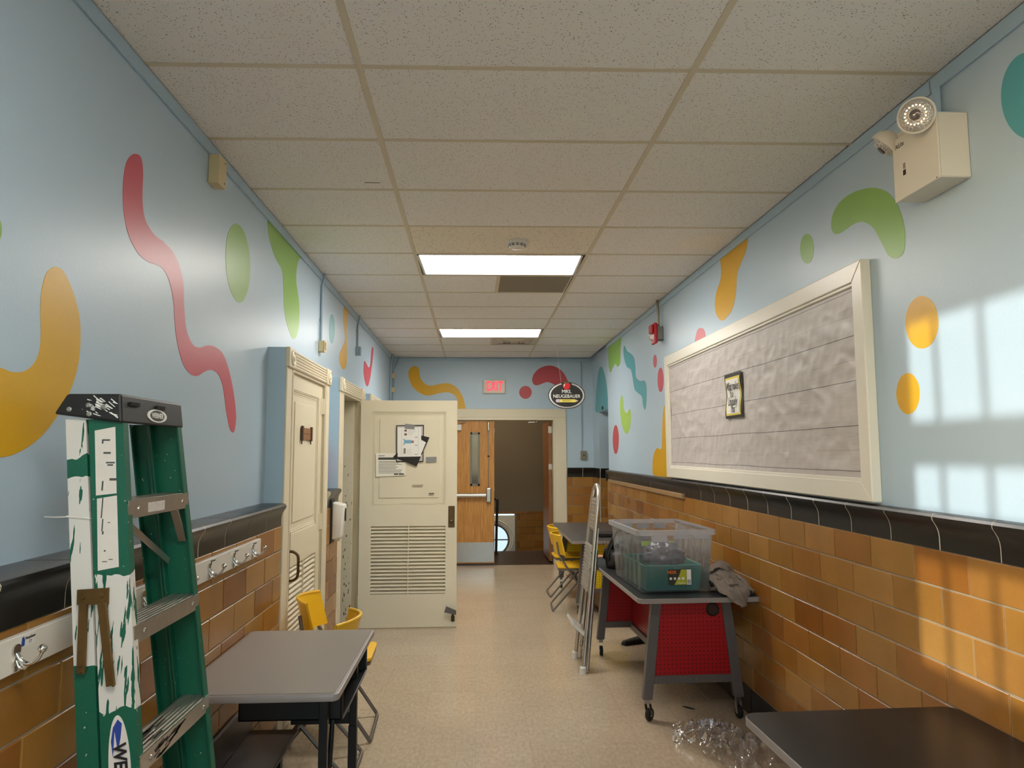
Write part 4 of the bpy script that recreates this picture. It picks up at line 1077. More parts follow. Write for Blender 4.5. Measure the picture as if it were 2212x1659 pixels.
# ---- bulletin board
t = thing('bulletin_board', 'large cream framed bulletin board covered in grey plank paper', 'bulletin board', (XR, 4.53, 1.40))
y0, y1, z0, z1 = -1.595, 1.615, 0.0, 1.045; w = .085; D = -.045
bt = [((y0, z0), (y1, z0), (y1-w, z0+w), (y0+w, z0+w)), ((y1, z0), (y1, z1), (y1-w, z1-w), (y1-w, z0+w)),
      ((y1, z1), (y0, z1), (y0+w, z1-w), (y1-w, z1-w)), ((y0, z1), (y0, z0), (y0+w, z0+w), (y0+w, z1-w))]
for q in bt: MB().prism(q, lambda u, v, d: (-d, u, v), .0005, .045).build('frame_rail', BCREAM, t, bevel=.004)
for q in bt:
    c = [(u*.93+0.0, .525+(v-.525)*.835) for u, v in q]
ib = MB(); a, b, c, d = y0+w-.002, y1-w+.002, z0+w-.002, z1-w+.002
ib.box(-.036, -.02, a, a+.016, c, d).box(-.036, -.02, b-.016, b, c, d).box(-.036, -.02, a, b, c, c+.016).box(-.036, -.02, a, b, d-.016, d)
ib.build('inner_bead', BCREAM, t, bevel=.003)
def pap(u, v):
    y = a+.008+u*(b-a-.016); z = c+.004+v*(d-c-.008)
    n1 = noise.noise(Vector((y*3.2, z*4.5, 1.3))); n2 = noise.noise(Vector((y*9, z*12, 4.1))); n3 = abs(noise.noise(Vector((y*6+z*3, z*7-y*2, 9.0))))
    k = min(1, 6*min(v, 1-v)+.25)*(.55+.6*(1-v))
    n4 = abs(noise.noise(Vector((y*4.2-z*5, z*6+y*3, 2.0))))+.6*abs(noise.noise(Vector((y*11+z*6, z*13-y*5, 7.0))))
    return (-.026-.005*k*n1-.002*n2*k+.006*n3*k+.012*n4*k, y, z)
MB().surf(pap, 260, 90).build('plank_paper', PLANK, t, smooth=3.0)
BM(-.006, -.0005, a, b, c, d).build('backing', BROWNW, t)
# poster on the board
t = thing('poster', 'small handwritten poster with yellow and black borders on the plank paper', 'poster', (XR-.030, 4.53, 1.832))
def sheetx(name, y0, y1, z0, z1, dx, m):
    def fn(u, v):
        y = y0+u*(y1-y0); z = z0+v*(z1-z0)
        wv = .004*math.sin(v*9)*(abs(u-.5)*2)**2
        return (-dx-.004*math.sin(v*7+1), y+wv*1.2, z)
    return MB().surf(fn, 8, 16).build(name, m, t, smooth=2)
sheetx('black_backing', -.152, .147, 0, .292, .0, BB)
sheetx('yellow_border', -.128, .128, .018, .268, .002, mat('poster_yellow', (226, 206, 90), .6))
sheetx('white_sheet', -.110, .112, .030, .254, .004, PAPER)
for txt, sz, yy, zz, tl in (('What makes', .078, .0, .205, .0), ('You', .070, .015, .155, 0), ('Uniquely', .080, .0, .106, 0), ('You', .074, .0, .058, 0)):
    link('lettering', text_mesh(txt, sz, INK, .0004, shear=.3, sx=.56 if len(txt) > 4 else .6), t, (-.0105, yy, zz), FACE_NX)

# =================================================================== LEFT SIDE THINGS
# coat hook rail
t = thing('coat_rail', 'white painted coat hook rail on the left tiles', 'coat rail', (XLW, 2.6, 1.107))
MB().box(.0005, .018, -2.1, 1.075, 0, .083).build('board', WHITEF, t, bevel=.002)
HK = [1.76, 2.03, 2.40, 2.68, 2.97, 3.26, 3.53]
LABP = mat('name_label', (232, 228, 220), .6); FIG = mat('label_blue', (36, 66, 150), .6)
bp = MB().prism(catmull([(0, .027), (.012, .022), (.013, .008), (.006, -.002), (.011, -.014), (.006, -.030), (0, -.035), (-.006, -.030), (-.011, -.014), (-.006, -.002), (-.013, .008), (-.012, .022)], 3), lambda u, v, d: (d, u, v), 0, .005).mesh('hook_plate', CHROME)
hb = MB().tube(catmull([(.004, 0, .006), (.016, 0, -.012), (.034, 0, -.018), (.052, 0, -.006), (.060, 0, .012)], 4, False), [.0055]*8+[.005]*7+[.0065, .0075], 8).mesh('hook_prong', CHROME, smooth=1)
hb2 = MB().tube(catmull([(.004, 0, -.010), (.012, 0, -.026), (.022, 0, -.028), (.030, 0, -.016)], 4, False), .004, 8).mesh('hook_prong', CHROME, smooth=1)
kb = MB().lathe([(.002, -.010), (.008, -.006), (.0105, 0), (.008, .006), (.002, .010)], 10).mesh('hook_knob', CHROME, smooth=2)
for i, y in enumerate(HK):
    p = link('coat_hook', bp, t, (.018, y-2.6, .040)); link('hook_prong', hb, p); link('hook_prong', hb2, p); link('hook_knob', kb, p, (.061, 0, .016))
    lb = BM(.018, .0186, y-2.6+.015, y-2.6+.075, .052, .080).build('name_label', LABP, t)
    MB().prism([(0, 0), (.012, .0), (.013, .012), (.008, .022), (.002, .020)], lambda u, v, d: (.0187+d, y-2.6+.020+u, .055+v), 0, .0004).build('label_figure', FIG if i == 0 else INK, lb)
    link('lettering', text_mesh('Neugebauer', .0095, INK, .0002, sx=.85, bold=.0002), lb, (.0189, y-2.6+.054, .071), FACE_PX)
    link('lettering', text_mesh(str([17, 16, 8, 5, 2, 4, 6][i]), .010, INK, .0002), lb, (.0189, y-2.6+.054, .060), FACE_PX)

# ---- green step ladder leaning against the left wall
LB = Vector((-.80, 2.06, 0))
t = thing('step_ladder', 'paint splashed green fibreglass step ladder leaning on the left wall', 'ladder', LB)
xf = lambda z: -.884+.118*(1.589-z)-LB.x
yn = lambda z: 1.868-.055*(1.6-z)-LB.y
yf = lambda z: 2.245+.055*(1.6-z)-LB.y
def rail(name, side, xo0, xo1, z0, z1, m, fl=.028, th=.004, par=None):
    """channel rail; xo0,xo1 offsets behind the front line"""
    def sec(z):
        y = yn(z) if side < 0 else yf(z); s = -side
        a, b = xf(z)-xo1, xf(z)-xo0
        return [(a, y), (b, y), (b, y+s*fl), (b-th, y+s*fl), (b-th, y+s*th), (a+th, y+s*th), (a+th, y+s*fl), (a, y+s*fl)]
    A, B = sec(z0), sec(z1); n = len(A)
    mb = MB().add([(x, y, z0) for x, y in A]+[(x, y, z1) for x, y in B], [tuple(reversed(range(n))), tuple(range(n, 2*n))]+[(i, (i+1) % n, (i+1) % n+n, i+n) for i in range(n)])
    return mb.build(name, m, par or t)
GR = ladder_mat('green_fibreglass', [], .5)
GRW = ladder_mat('green_fibreglass_painted', [(.75, .78), (1.00, 1.315)], .56)
GRR = ladder_mat('green_fibreglass_white', [(.2, .3), (1.10, 1.56), (1.60, 1.72)], .64)
rail('front_rail', -1, 0, .086, .02, 1.70, GRW)
rail('front_rail', 1, 0, .086, .02, 1.70, GR)
rail('rear_rail', -1, .092, .142, .02, 1.70, GRR)
rail('rear_rail', 1, .092, .142, .02, 1.70, GR)
for s in (-1, 1):
    for xo in (.0, .092):
        y = yn(0) if s < 0 else yf(0)
        BM(xf(0)-xo-(.09 if xo == 0 else .054), xf(0)-xo+.004, min(y-.004*-s, y-s*.034), max(y+.004*s, y-s*.034), 0, .05).build('foot_pad', RUBBER, t)
def step(z, dirt):
    x1 = xf(z); a, b = yn(z)+.005, yf(z)-.005
    m = mat('step_aluminium', (190, 184, 174), .3, metal=.85, var=.14, vscale=25)
    st_ = MB().box(x1-.078, x1+.002, a, b, z-.006, z).box(x1-.001, x1+.004, a, b, z-.044, z+.001).box(x1-.078, x1-.074, a, b, z-.03, z).build('step', m, t)
    for i in range(6):
        xx = x1-.070+i*.0125
        BM(xx-.0035, xx+.0035, a, b, z, z+.0025).build('tread_rib', m, st_)
    for y in (a+.055, b-.045): MB().lathe([(.007, 0), (.005, .003)], 10, (x1+.004, y, z-.022), (1, 0, 0)).build('rivet', STEEL, st_)
    if dirt == 1:
        BM(x1+.004, x1+.0046, a+.11, a+.21, z-.036, z-.010).build('worn_label', mat('worn_label', (206, 198, 190), .7, var=.3, vscale=60), st_)
    if dirt == 2:
        tar = mat('tar', (32, 27, 25), .4); rr = random.Random(5)
        for q in range(30):
            u = a+rr.uniform(.09, .25); v0 = -.006-rr.random()*.032; L = rr.uniform(.02, .06)
            v0 = max(v0, -.040+max(0, (u-a-.12))*.25)
            MB().bar((x1+.0043, max(a+.075, u-L/2), z+v0-.002), (x1+.0043, min(a+.27, u+L/2), z+v0+.003), .0012, rr.uniform(.002, .006)).build('tar_stroke', tar, st_)
        for q in range(14):
            u = a+rr.uniform(.08, .22); xx = x1-rr.uniform(.004, .062); L = rr.uniform(.03, .09)
            MB().bar((xx, u-L/2, z+.0029), (xx-.002, u+L/2, z+.0029), rr.uniform(.002, .005), .0009).build('tar_stroke', tar, st_)
    return st_
for i, z in enumerate((1.492, 1.188, .886, .58, .28)): step(z, (1, 0, 2, 0, 0)[i])
# braces under the top step
z = 1.45
MB().bar((xf(z)-.02, yn(z)+.012, z-.13), (xf(z)-.03, yn(z)+.075, z-.005), .016, .004).bar((xf(z)-.05, yn(z)+.075, z-.004), (xf(z)-.05, yf(z)-.012, z-.16), .018, .004, (1, 0, 0)).build('step_brace', ALU, t)
MB().bar((xf(z)-.008, yf(z)-.09, z-.004), (xf(z)-.012, yf(z)-.012, z-.10), .022, .004).build('step_brace', ALU, t)
# black top cap
zc = 1.765; x1 = xf(1.70)+.004; x0 = x1-.160; a, b = yn(1.70)-.012, yf(1.70)+.010
cp = MB().hexa([(x0-.010, a, zc-.052), (x1, a, zc-.075), (x1, b, zc-.075), (x0-.010, b, zc-.052)], [(x0+.018, a+.004, zc), (x1-.008, a+.004, zc), (x1-.008, b-.004, zc), (x0+.018, b-.004, zc)]).build('top_cap', BLACKP, t, bevel=.006, seg=2)
for x, z in ((.028, -.040), (.075, -.030), (.078, -.052), (.115, -.034)):
    MB().lathe([(.0065, 0), (.0065, .002), (.004, .003)], 12, (x0+x, a+.001, zc+z), (0, -1, 0)).build('rivet', STEEL, cp)
random.seed(3)
for i in range(34):
    x = x0+.105+random.gauss(0, .020); z = zc-.030+random.gauss(0, .012); L = random.uniform(.006, .024); q = random.uniform(-.9, -.3)
    x = min(max(x, x0+.03), x1-.02); z = min(max(z, zc-.055), zc-.014)
    yy = a+.0005+.004*(1-(zc-z)/.07)
    MB().bar((x-L/2, yy, z-q*L/2), (x+L/2, yy, z+q*L/2), .0016, .0022, (0, 0, 1)).build('paint_stroke', PAPER, cp)
for y in (.045, .20):
    BM(x1-.0045, x1+.0004, a+y, a+y+.05, zc-.028, zc-.018).build('cap_slot', DARK, cp)
ym = (a+b)/2+.012
slant = (0, -math.atan2(.008, .075), 0)
lg = thing('x', None, None); bpy.data.objects.remove(lg)
fxl = lambda u, v, d: (x1-.0026+d-(v+.0)*.107, ym+u, zc-.047+v)
MB().prism(EL(.062, .0185), fxl, 0, .001).build('logo_ring', PAPER, cp)
MB().prism(EL(.045, .0150), fxl, 0, .0014).build('logo_field', BLACKP, cp)
link('lettering', text_mesh('WERNER', .021, PAPER, .0003, sx=.86, bold=.0003), cp, (x1-.0008, ym, zc-.047), (math.pi/2-.10, 0, math.pi/2))
# labels, logo sticker, spreader and cable tie on the near side
def nside(quad, name, m, d0=.0, d1=.0008, par=None):
    q = [(x-LB.x, z) for x, z in quad]
    return MB().prism(q, lambda u, v, d: (u, yn(v)-d, v), d0, d1).build(name, m, par or t)
STK = mat('sticker_white', (222, 214, 204), .55, var=.06, vscale=40)
s1 = nside([(-.948, 1.508), (-.898, 1.513), (-.914, 1.681), (-.964, 1.671)], 'warning_label', STK)
s2 = nside([(-.929, 1.324), (-.879, 1.333), (-.897, 1.508), (-.945, 1.500)], 'warning_label', STK)
DIRT = mat('label_grime', (78, 84, 78), .7)
for (x, z, w_, h_) in ((-.944, 1.645, .02, .004), (-.944, 1.638, .004, .010), (-.938, 1.612, .018, .005), (-.93, 1.588, .022, .004), (-.926, 1.582, .014, .004), (-.918, 1.545, .018, .006), (-.936, 1.520, .004, .024)):
    nside([(x, z), (x+w_, z), (x+w_, z+h_), (x, z+h_)], 'label_mark', DIRT, .0008, .0011, s1)
for (x, z, w_, h_) in ((-.932, 1.452, .003, .05), (-.928, 1.42, .003, .03), (-.926, 1.412, .004, .008), (-.914, 1.44, .006, .002), (-.905, 1.35, .010, .002), (-.92, 1.345, .012, .002), (-.918, 1.37, .004, .004)):
    nside([(x, z), (x+w_, z), (x+w_, z+h_), (x, z+h_)], 'label_mark', DIRT, .0008, .0011, s2)
zs = .86
sx = lambda z: xf(z)-.043+LB.x
ov = [(sx(zs+v*.125)+u*.026, zs+v*.125) for u, v in EL(1, 1, 40)]
so = nside(ov, 'brand_sticker', STK, 0, .0008)
nside([(sx(zs+v*.118)+u*.024, zs+v*.118) for u, v in [(-.75, .55), (-.5, .82), (0, .98), (.4, .9), (.2, .62), (-.1, .35), (-.35, .75), (-.6, .25)]], 'sticker_swoosh', FIG, .0008, .0011, so)
me = text_mesh('WERNER', .042, INK, .0003, sx=.92, bold=.0012)
link('lettering', me, so, (sx(zs)-LB.x+.004, yn(zs)-.0016, zs-.015), (math.pi/2, math.radians(83), 0))
nside([(sx(zs+v*.118)+u*.024, zs+v*.118) for u, v in [(.75, .1), (.95, -.1), (.8, -.7), (.65, -.7)]], 'sticker_swoosh', FIG, .0008, .0011, so)
BZ = mat('brass_spreader', (118, 92, 54), .4, metal=.75, var=.25, vscale=50)
sp_ = nside([(-.969, 1.244), (-.894, 1.245), (-.896, 1.284), (-.971, 1.280)], 'spreader_bracket', BZ, .004, .008)
def arm(x0_, z0_, x1_, z1_):
    p = Vector((x0_-LB.x, yn(z0_)-.010, z0_)); q = Vector((x1_-LB.x, yn(z1_)-.010, z1_))
    MB().bar(p, q, .022, .004, (0, 1, 0)).build('spreader_arm', BZ, t, bevel=.001)
    MB().bar(p+Vector((.008, -.004, 0)), q+Vector((.008, -.004, 0)), .005, .006, (0, 1, 0)).build('arm_flange', BZ, t)
    MB().lathe([(.008, 0), (.006, .004)], 12, q+Vector((-.001, -.002, .008)), (0, -1, 0)).build('rivet', BZ, t)
arm(-.952, 1.248, -.944, 1.085); arm(-.908, 1.248, -.872, 1.055)
for x, z in ((-.955, 1.262), (-.912, 1.266)): MB().lathe([(.006, 0), (.004, .004)], 12, (x-LB.x, yn(z)-.008, z), (0, -1, 0)).build('rivet', BZ, t)
zt = 1.455
MB().tube([(xf(zt)-.146, yn(zt)+.03, zt), (xf(zt)-.146, yn(zt)-.002, zt+.002), (xf(zt)-.09, yn(zt)-.003, zt-.004), (xf(zt)-.088, yn(zt)+.02, zt-.006)], .002, 5).tube([(xf(zt)-.146, yn(zt)+.005, zt), (xf(zt)-.19, yn(zt)+.02, zt-.002), (xf(zt)-.235, yn(zt)+.06, zt-.004)], .002, 5).build('cable_tie', WHITEP, t)

# ---- grey school desk
t = thing('school_desk', 'school desk with grey top and black open book box', 'desk', (-.776, 3.13, 0))
def rrect(hx, hy, r, n=5):
    out = []
    for cx_, cy_, a0 in ((hx-r, hy-r, 0), (-hx+r, hy-r, 90), (-hx+r, -hy+r, 180), (hx-r, -hy+r, 270)):
        for i in range(n+1):
            a = math.radians(a0+90*i/n); out.append((cx_+r*math.cos(a), cy_+r*math.sin(a)))
    return out
fz = lambda z: (lambda u, v, d: (u, v, z+d))
MB().prism(rrect(.298, .474, .03), fz(.732), 0, .026).build('desk_edge', GREYEDGE, t, bevel=.006, seg=2, smooth=.7)
MB().prism(rrect(.282, .458, .02), fz(.757), 0, .0035).build('desk_top', GREYTOP, t)
bx0, bx1, by0, by1, bz0 = -.135, .262, -.20, .43, .575
mb = MB().box(bx0, bx1, by0, by0+.004, bz0, .732).box(bx0, bx1, by1-.004, by1, bz0, .732).box(bx0, bx1, by0, by1, bz0, bz0+.004).box(bx0, bx0+.004, by0, by1, bz0, .732)
bk = mb.build('book_box', BLACKM, t)
MB().tube([(bx1, by0, .73), (bx1, by0, bz0+.01), (bx1, by0+.02, bz0), (bx1, by1-.02, bz0), (bx1, by1, bz0+.01), (bx1, by1, .73)], .006, 6).build('box_rim', BLACKM, bk, smooth=1)
for y, x in ((-.255, .205), (.32, .225)):
    MB().box(x-.016, x+.016, y-.016, y+.016, 0.36, .735).build('leg', BLACKM, t, bevel=.002)
    MB().box(x-.020, x+.018, y-.020, y+.018, .012, .37).build('lower_leg', BLACKM, t, bevel=.003)
    MB().lathe([(.02, 0), (.022, .006), (.012, .014)], 12, (x, y, 0)).build('glide', RUBBER, t)
MB().box(-.275, -.243, -.271, -.239, .0, .735).build('leg', BLACKM, t, bevel=.002)
MB().box(-.058, .21, .31, .33, .375, .425).build('stretcher', BLACKM, t, bevel=.002)
MB().tube(catmull([(.12, .30, .40), (.135, .285, .415), (.14, .26, .39), (.135, .24, .2), (.13, .23, .0)], 4, False), .011, 8).build('brace_tube', BLACKM, t, smooth=1)
MB().box(-.275, .22, -.262, -.248, .70, .73).build('top_rail', BLACKM, t)
# dark low shelf board under the desk
t = thing('low_bench', 'dark brown low bench board against the wall under the grey desk', 'bench', (-.955, 3.14, 0))
dk = mat('dark_brown_laminate', (62, 52, 46), .4, var=.06)
MB().box(-.116, .116, -.19, .485, .272, .290).build('seat_board', dk, t, bevel=.003)
MB().box(-.119, -.103, -.19, .485, .291, .438).build('back_board', dk, t, bevel=.003)
for y in (-.1, .40): MB().box(-.10, .06, y-.02, y+.02, 0, .271).build('support', BLACKM, t)

# ---- yellow folding chairs
def folding_chair(label, loc, rz):
    t = thing('folding_chair', label, 'chair', loc, rz, 'yellow folding chairs')
    hw = .195
    def bk(u, v):
        y = (u-.5)*2*hw*1.02; s = (u-.5)*2
        z = .565+v*.195+.008*math.cos(s*1.5)*(v > .5)
        return (-.205-.05*(v-.5)+.088*s*s-.0, y, z)
    o = MB()
    n, m = 15, 9
    o.surf(bk, n, m); o.surf(lambda u, v: tuple(Vector(bk(u, v))+Vector((-.011, 0, 0))), n, m)
    k = n*m; f = []
    for i in range(n-1): f += [(i*m, (i+1)*m, (i+1)*m+k, i*m+k), (i*m+m-1, i*m+m-1+k, (i+1)*m+m-1+k, (i+1)*m+m-1)]
    for j in range(m-1): f += [(j, j+k, j+1+k, j+1), ((n-1)*m+j, (n-1)*m+j+1, (n-1)*m+j+1+k, (n-1)*m+j+k)]
    o.f += f
    b = o.build('backrest', YELLOWP, t, smooth=.9)
    rim = [bk(i/24, 1.0) for i in range(25)]
    MB().tube([(p[0]-.005, p[1], p[2]) for p in rim], .0095, 8).build('back_rim', YELLOWP, b, smooth=1)
    st_ = rrect(.195, .198, .05, 5)
    def seatf(u, v, d): return (u+.02, v, .425+d+.010*((u/.2)**2+(v/.2)**2)*.5)
    MB().prism(st_, seatf, 0, .018).build('seat', YELLOWP, t, bevel=.004, seg=2, smooth=.7)
    MB().prism(rrect(.19, .193, .05, 5), lambda u, v, d: (u+.02, v, .410+d), 0, .016).build('seat_pan', TUBE, t)
    R_ = .0105
    for s in (-1, 1):
        y = s*(hw+.012)
        MB().tube([(-.185, y*.93, .70), (-.165, y*.97, .58), (-.10, y, .47), (.215, y, .016)], R_, 8).build('front_leg', TUBE, t, smooth=1)
        MB().tube([(.13, y*.90, .415), (-.225, y*.90, .016)], R_, 8).build('rear_leg', TUBE, t, smooth=1)
        MB().lathe([(.016, -.006), (.016, .006)], 12, (-.02, y, .36), (0, s, 0)).build('pivot', GREYFR, t)
    MB().tube([(.215, -hw-.012, .016), (.22, -hw+.02, .012), (.22, hw-.02, .012), (.215, hw+.012, .016)], R_, 8).build('front_foot_bar', TUBE, t, smooth=1)
    MB().tube([(-.225, -hw*.95, .016), (-.23, -hw+.04, .012), (-.23, hw-.04, .012), (-.225, hw*.95, .016)], R_, 8).build('rear_foot_bar', TUBE, t, smooth=1)
    return t
folding_chair('yellow folding chair beside the closed cream door, back to the wall', (-.800, 4.385, 0), math.radians(2))
folding_chair('yellow folding chair behind the grey desk, back to the corridor', (-.825, 3.855, 0), math.pi)
folding_chair('nearer yellow folding chair tucked at the far table', (1.045, 7.56, 0), math.radians(-3))
folding_chair('farther yellow folding chair tucked at the far table', (1.085, 8.28, 0), math.radians(1))

# =================================================================== RIGHT SIDE THINGS
def maker_table(label, cx, cy, L, rz, peg, topm, H=.757, grommet=True):
    t = thing('work_table', label, 'table', (cx, cy, 0), rz, 'mobile work tables')
    Wd = .375
    MB().prism(rrect(Wd, L/2, .045, 6), fz(H-.030), 0, .0285).build('table_edge', GREYEDGE, t, bevel=.002)
    MB().prism(rrect(Wd-.003, L/2-.003, .043, 6), fz(H-.002), 0, .002).build('table_top', topm, t)
    for s in (-1, 1):
        y = s*(L/2-.20)
        fr = thing('e', None, None); bpy.data.objects.remove(fr)
        def leg(sx):
            a = [(sx*.185, .70), (sx*.245, .70), (sx*.315, .125), (sx*.255, .125)]
            return MB().prism([(u, v+(.027 if v > .6 else 0)) for u, v in a], lambda u, v, d: (u, y-.022+d, v), 0, .044).build('leg', GREYFR, t, bevel=.003)
        for sx in (-1, 1):
            leg(sx)
            cxx = sx*.282
            c = MB().box(cxx-.016, cxx+.016, y-.014, y+.014, .10, .126).build('caster_mount', STEEL, t)
            an = math.radians(25*sx+20*s); dx, dy = math.cos(an), math.sin(an)
            off = Vector((-.012*dy, -.012*abs(dx), 0))
            for q in (-1, 1):
                p = Vector((cxx, y, .1))+Vector((dx, dy, 0))*q*.016
                MB().bar(p, Vector((p.x, p.y, .038))+off, .026, .003, (dx, dy, 0)).build('caster_fork', STEEL, c)
            ctr = Vector((cxx, y, .0385))+off
            wh = MB().lathe([(.012, -.013), (.034, -.012), (.038, -.006), (.038, .006), (.034, .012), (.012, .013)], 20, ctr, (dx, dy, 0)).build('caster_wheel', RUBBER, c, smooth=.6)
            MB().lathe([(.012, -.0145), (.012, .0145)], 12, ctr, (dx, dy, 0)).build('axle', STEEL, wh)
        MB().box(-.30, .30, y-.018, y+.018, .215, .262).build('cross_bar', GREYFR, t, bevel=.003)
        MB().box(-.20, .20, y-.018, y+.018, .695, .727).build('top_bar', GREYFR, t)
        pl = MB().prism([(-.250, .258), (.250, .258), (.198, .70), (-.198, .70)], lambda u, v, d: (u, y-.006+d, v), 0, .012).build('pegboard_panel', peg, t)
        for dx in (-.02, .02): MB().lathe([(.007, 0), (.005, .003)], 10, (dx, y+s*.018, .238), (0, s, 0)).build('bolt', CHROME, t)
        if grommet and s < 0:
            MB().tube([(.135+.036*math.cos(a), y-.007, .648+.036*math.sin(a)) for a in [2*math.pi*i/24 for i in range(24)]], .006, 6, closed=True).build('grommet', RUBBER, pl)
            MB().prism([(.135+.034*math.cos(a), .648+.034*math.sin(a)) for a in [2*math.pi*i/20 for i in range(20)]], lambda u, v, d: (u, y-.0066+d, v), 0, .0006).build('grommet_cover', mat('brown_cover', (70, 40, 22), .6), pl)
    MB().box(-.04, .0, -L/2+.2, L/2-.2, .20, .25).build('stretcher', GREYFR, t, bevel=.003)
    MB().box(-.025, -.013, -L/2+.22, L/2-.22, .25, .50).build('modesty_panel', peg, t)
    return t
maker_table('mobile work table with red pegboard ends carrying the clear tote', 1.318, 5.135, 1.80, math.radians(1.5), PEGRED, SLATETOP)
maker_table('mobile work table with yellow pegboard ends at the corridor end', 1.330, 7.94, 1.86, 0, PEGYEL, mat('taupe_laminate', (70, 64, 60), .38), H=.752, grommet=False)
maker_table('mobile work table with black top in the near right corner', 1.296, 1.55, 1.80, math.radians(1.5), PEGRED, DARKTOP, H=.742)

# clear tote with contents
TZ = .758
t = thing('clear_tote', 'open clear plastic storage tote on the red table', 'tote', (1.215, 4.70, TZ), math.radians(3))
def tote_ring(hx, hy, z, r, rib):
    pts = rrect(hx, hy, r, 3); return [(x, y, z) for x, y in pts]
mb = MB(); prof = [(.205, .300, .004), (.212, .308, .02), (.228, .335, .33), (.232, .342, .352)]
def ribbed(hx, hy, z):
    out = []; r = .03
    for (x, y) in rrect(hx, hy, r, 3): out.append((x, y, z))
    return out
def wallpts(hx, hy, z, amp):
    out = []; nx, ny = 30, 48
    for i in range(nx): x = -hx+2*hx*i/nx; out.append((x, -hy+amp*(1 if (i//5) % 2 == 0 and 3 < i < nx-3 else 0), z))
    for i in range(ny): y = -hy+2*hy*i/ny; out.append((hx-amp*(1 if (i//4) % 2 == 0 and 3 < i < ny-3 else 0), y, z))
    for i in range(nx): x = hx-2*hx*i/nx; out.append((x, hy-amp*(1 if (i//5) % 2 == 0 and 3 < i < nx-3 else 0), z))
    for i in range(ny): y = hy-2*hy*i/ny; out.append((-hx+amp*(1 if (i//4) % 2 == 0 and 3 < i < ny-3 else 0), y, z))
    return out
rings = [wallpts(hx, hy, z, am) for hx, hy, z, am in ((.205, .300, .004, .0), (.212, .308, .018, .008), (.220, .322, .18, .008), (.227, .334, .31, .008), (.230, .338, .33, .0), (.232, .340, .355, .0))]
nn = len(rings[0]); vs = [p for r_ in rings for p in r_]
fs = [(i*nn+k, i*nn+(k+1) % nn, (i+1)*nn+(k+1) % nn, (i+1)*nn+k) for i in range(len(rings)-1) for k in range(nn)]
fs.append(tuple(reversed(range(nn))))
body = MB().add(vs, fs).build('tote_body', TOTE, t, smooth=.5, fix=False)
def lip(hx, hy, z0, z1, w, name):
    o_, i_ = rrect(hx, hy, .035, 4), rrect(hx-w, hy-w, .03, 4); n = len(o_)
    v = [(x, y, z0) for x, y in o_]+[(x, y, z1) for x, y in o_]+[(x, y, z1) for x, y in i_]+[(x, y, z1-.008) for x, y in i_]
    f = []
    for k in range(n):
        l = (k+1) % n
        f += [(k, l, l+n, k+n), (k+n, l+n, l+2*n, k+2*n), (k+2*n, l+2*n, l+3*n, k+3*n)]
    MB().add(v, f).build(name, TOTERIM, t, fix=False)
lip(.252, .372, .352, .382, .022, 'tote_rim')
for x in (-.11, .03, .16): MB().box(x-.045, x+.045, -.374, -.344, .315 if x < 0 else .33, .358).build('rim_tab', TOTERIM, t)
for x in (-.12, .0, .12): MB().box(x-.04, x+.04, .344, .372, .32, .358).build('rim_tab', TOTERIM, t)
lb = MB().box(-.045, .098, -.3215, -.3205, .048, .142).build('product_label', mat('label_black', (44, 46, 40), .4), t)
MB().prism([(-.01, .050), (.068, .050), (.098-.03, .140), (.035, .140), (.02, .1)], lambda u, v, d: (u, -.322-d, v), 0, .0006).build('label_art', mat('label_lime', (176, 176, 40), .5), lb)
BM(.070, .097, -.3226, -.3216, .050, .140).build('label_side', PAPER, lb)
for i in range(4): BM(.073+.006*i, .076+.006*i, -.323, -.3226, .054, .08).build('label_bar', INK, lb)
link('lettering', text_mesh('HDX', .026, mat('hdx_orange', (226, 110, 30), .5), .0004, bold=.0008), lb, (-.024, -.3228, .124), FACE_NY)
link('lettering', text_mesh('27 gallons', .013, PAPER, .0003, shear=.3), lb, (.035, -.3228, .060), FACE_NY)
for i in range(4): BM(-.038+.026*i, -.024+.026*i, -.3228, -.322, .080, .094).build('label_icon', PAPER, lb)
# teal bin inside
gb = thing('teal_bin', 'teal plastic bin standing inside the clear tote', 'bin', (1.21, 4.66, TZ+.010), math.radians(3))
TEAL = mat('teal_plastic', (40, 118, 108), .4)
mb = MB()
q0, q1 = [(-.168, -.245), (.168, -.245), (.168, .235), (-.168, .235)], [(-.180, -.262), (.180, -.262), (.180, .25), (-.180, .25)]
for i in range(4):
    j = (i+1) % 4
    a0, a1, b0, b1 = q0[i], q0[j], q1[i], q1[j]
    k_ = .98
    mb.hexa([(a0[0], a0[1], 0), (a1[0], a1[1], 0), (a1[0]*k_, a1[1]*k_, 0), (a0[0]*k_, a0[1]*k_, 0)], [(b0[0], b0[1], .150), (b1[0], b1[1], .150), (b1[0]*k_, b1[1]*k_, .150), (b0[0]*k_, b0[1]*k_, .150)])
mb.box(-.165, .165, -.243, .232, 0, .005)
mb.build('bin_body', TEAL, gb)
MB().tube([(x, y, .150) for x, y in rrect(.182, .262, .02, 3)], .006, 6, closed=True).build('bin_rim', TEAL, gb, smooth=1)
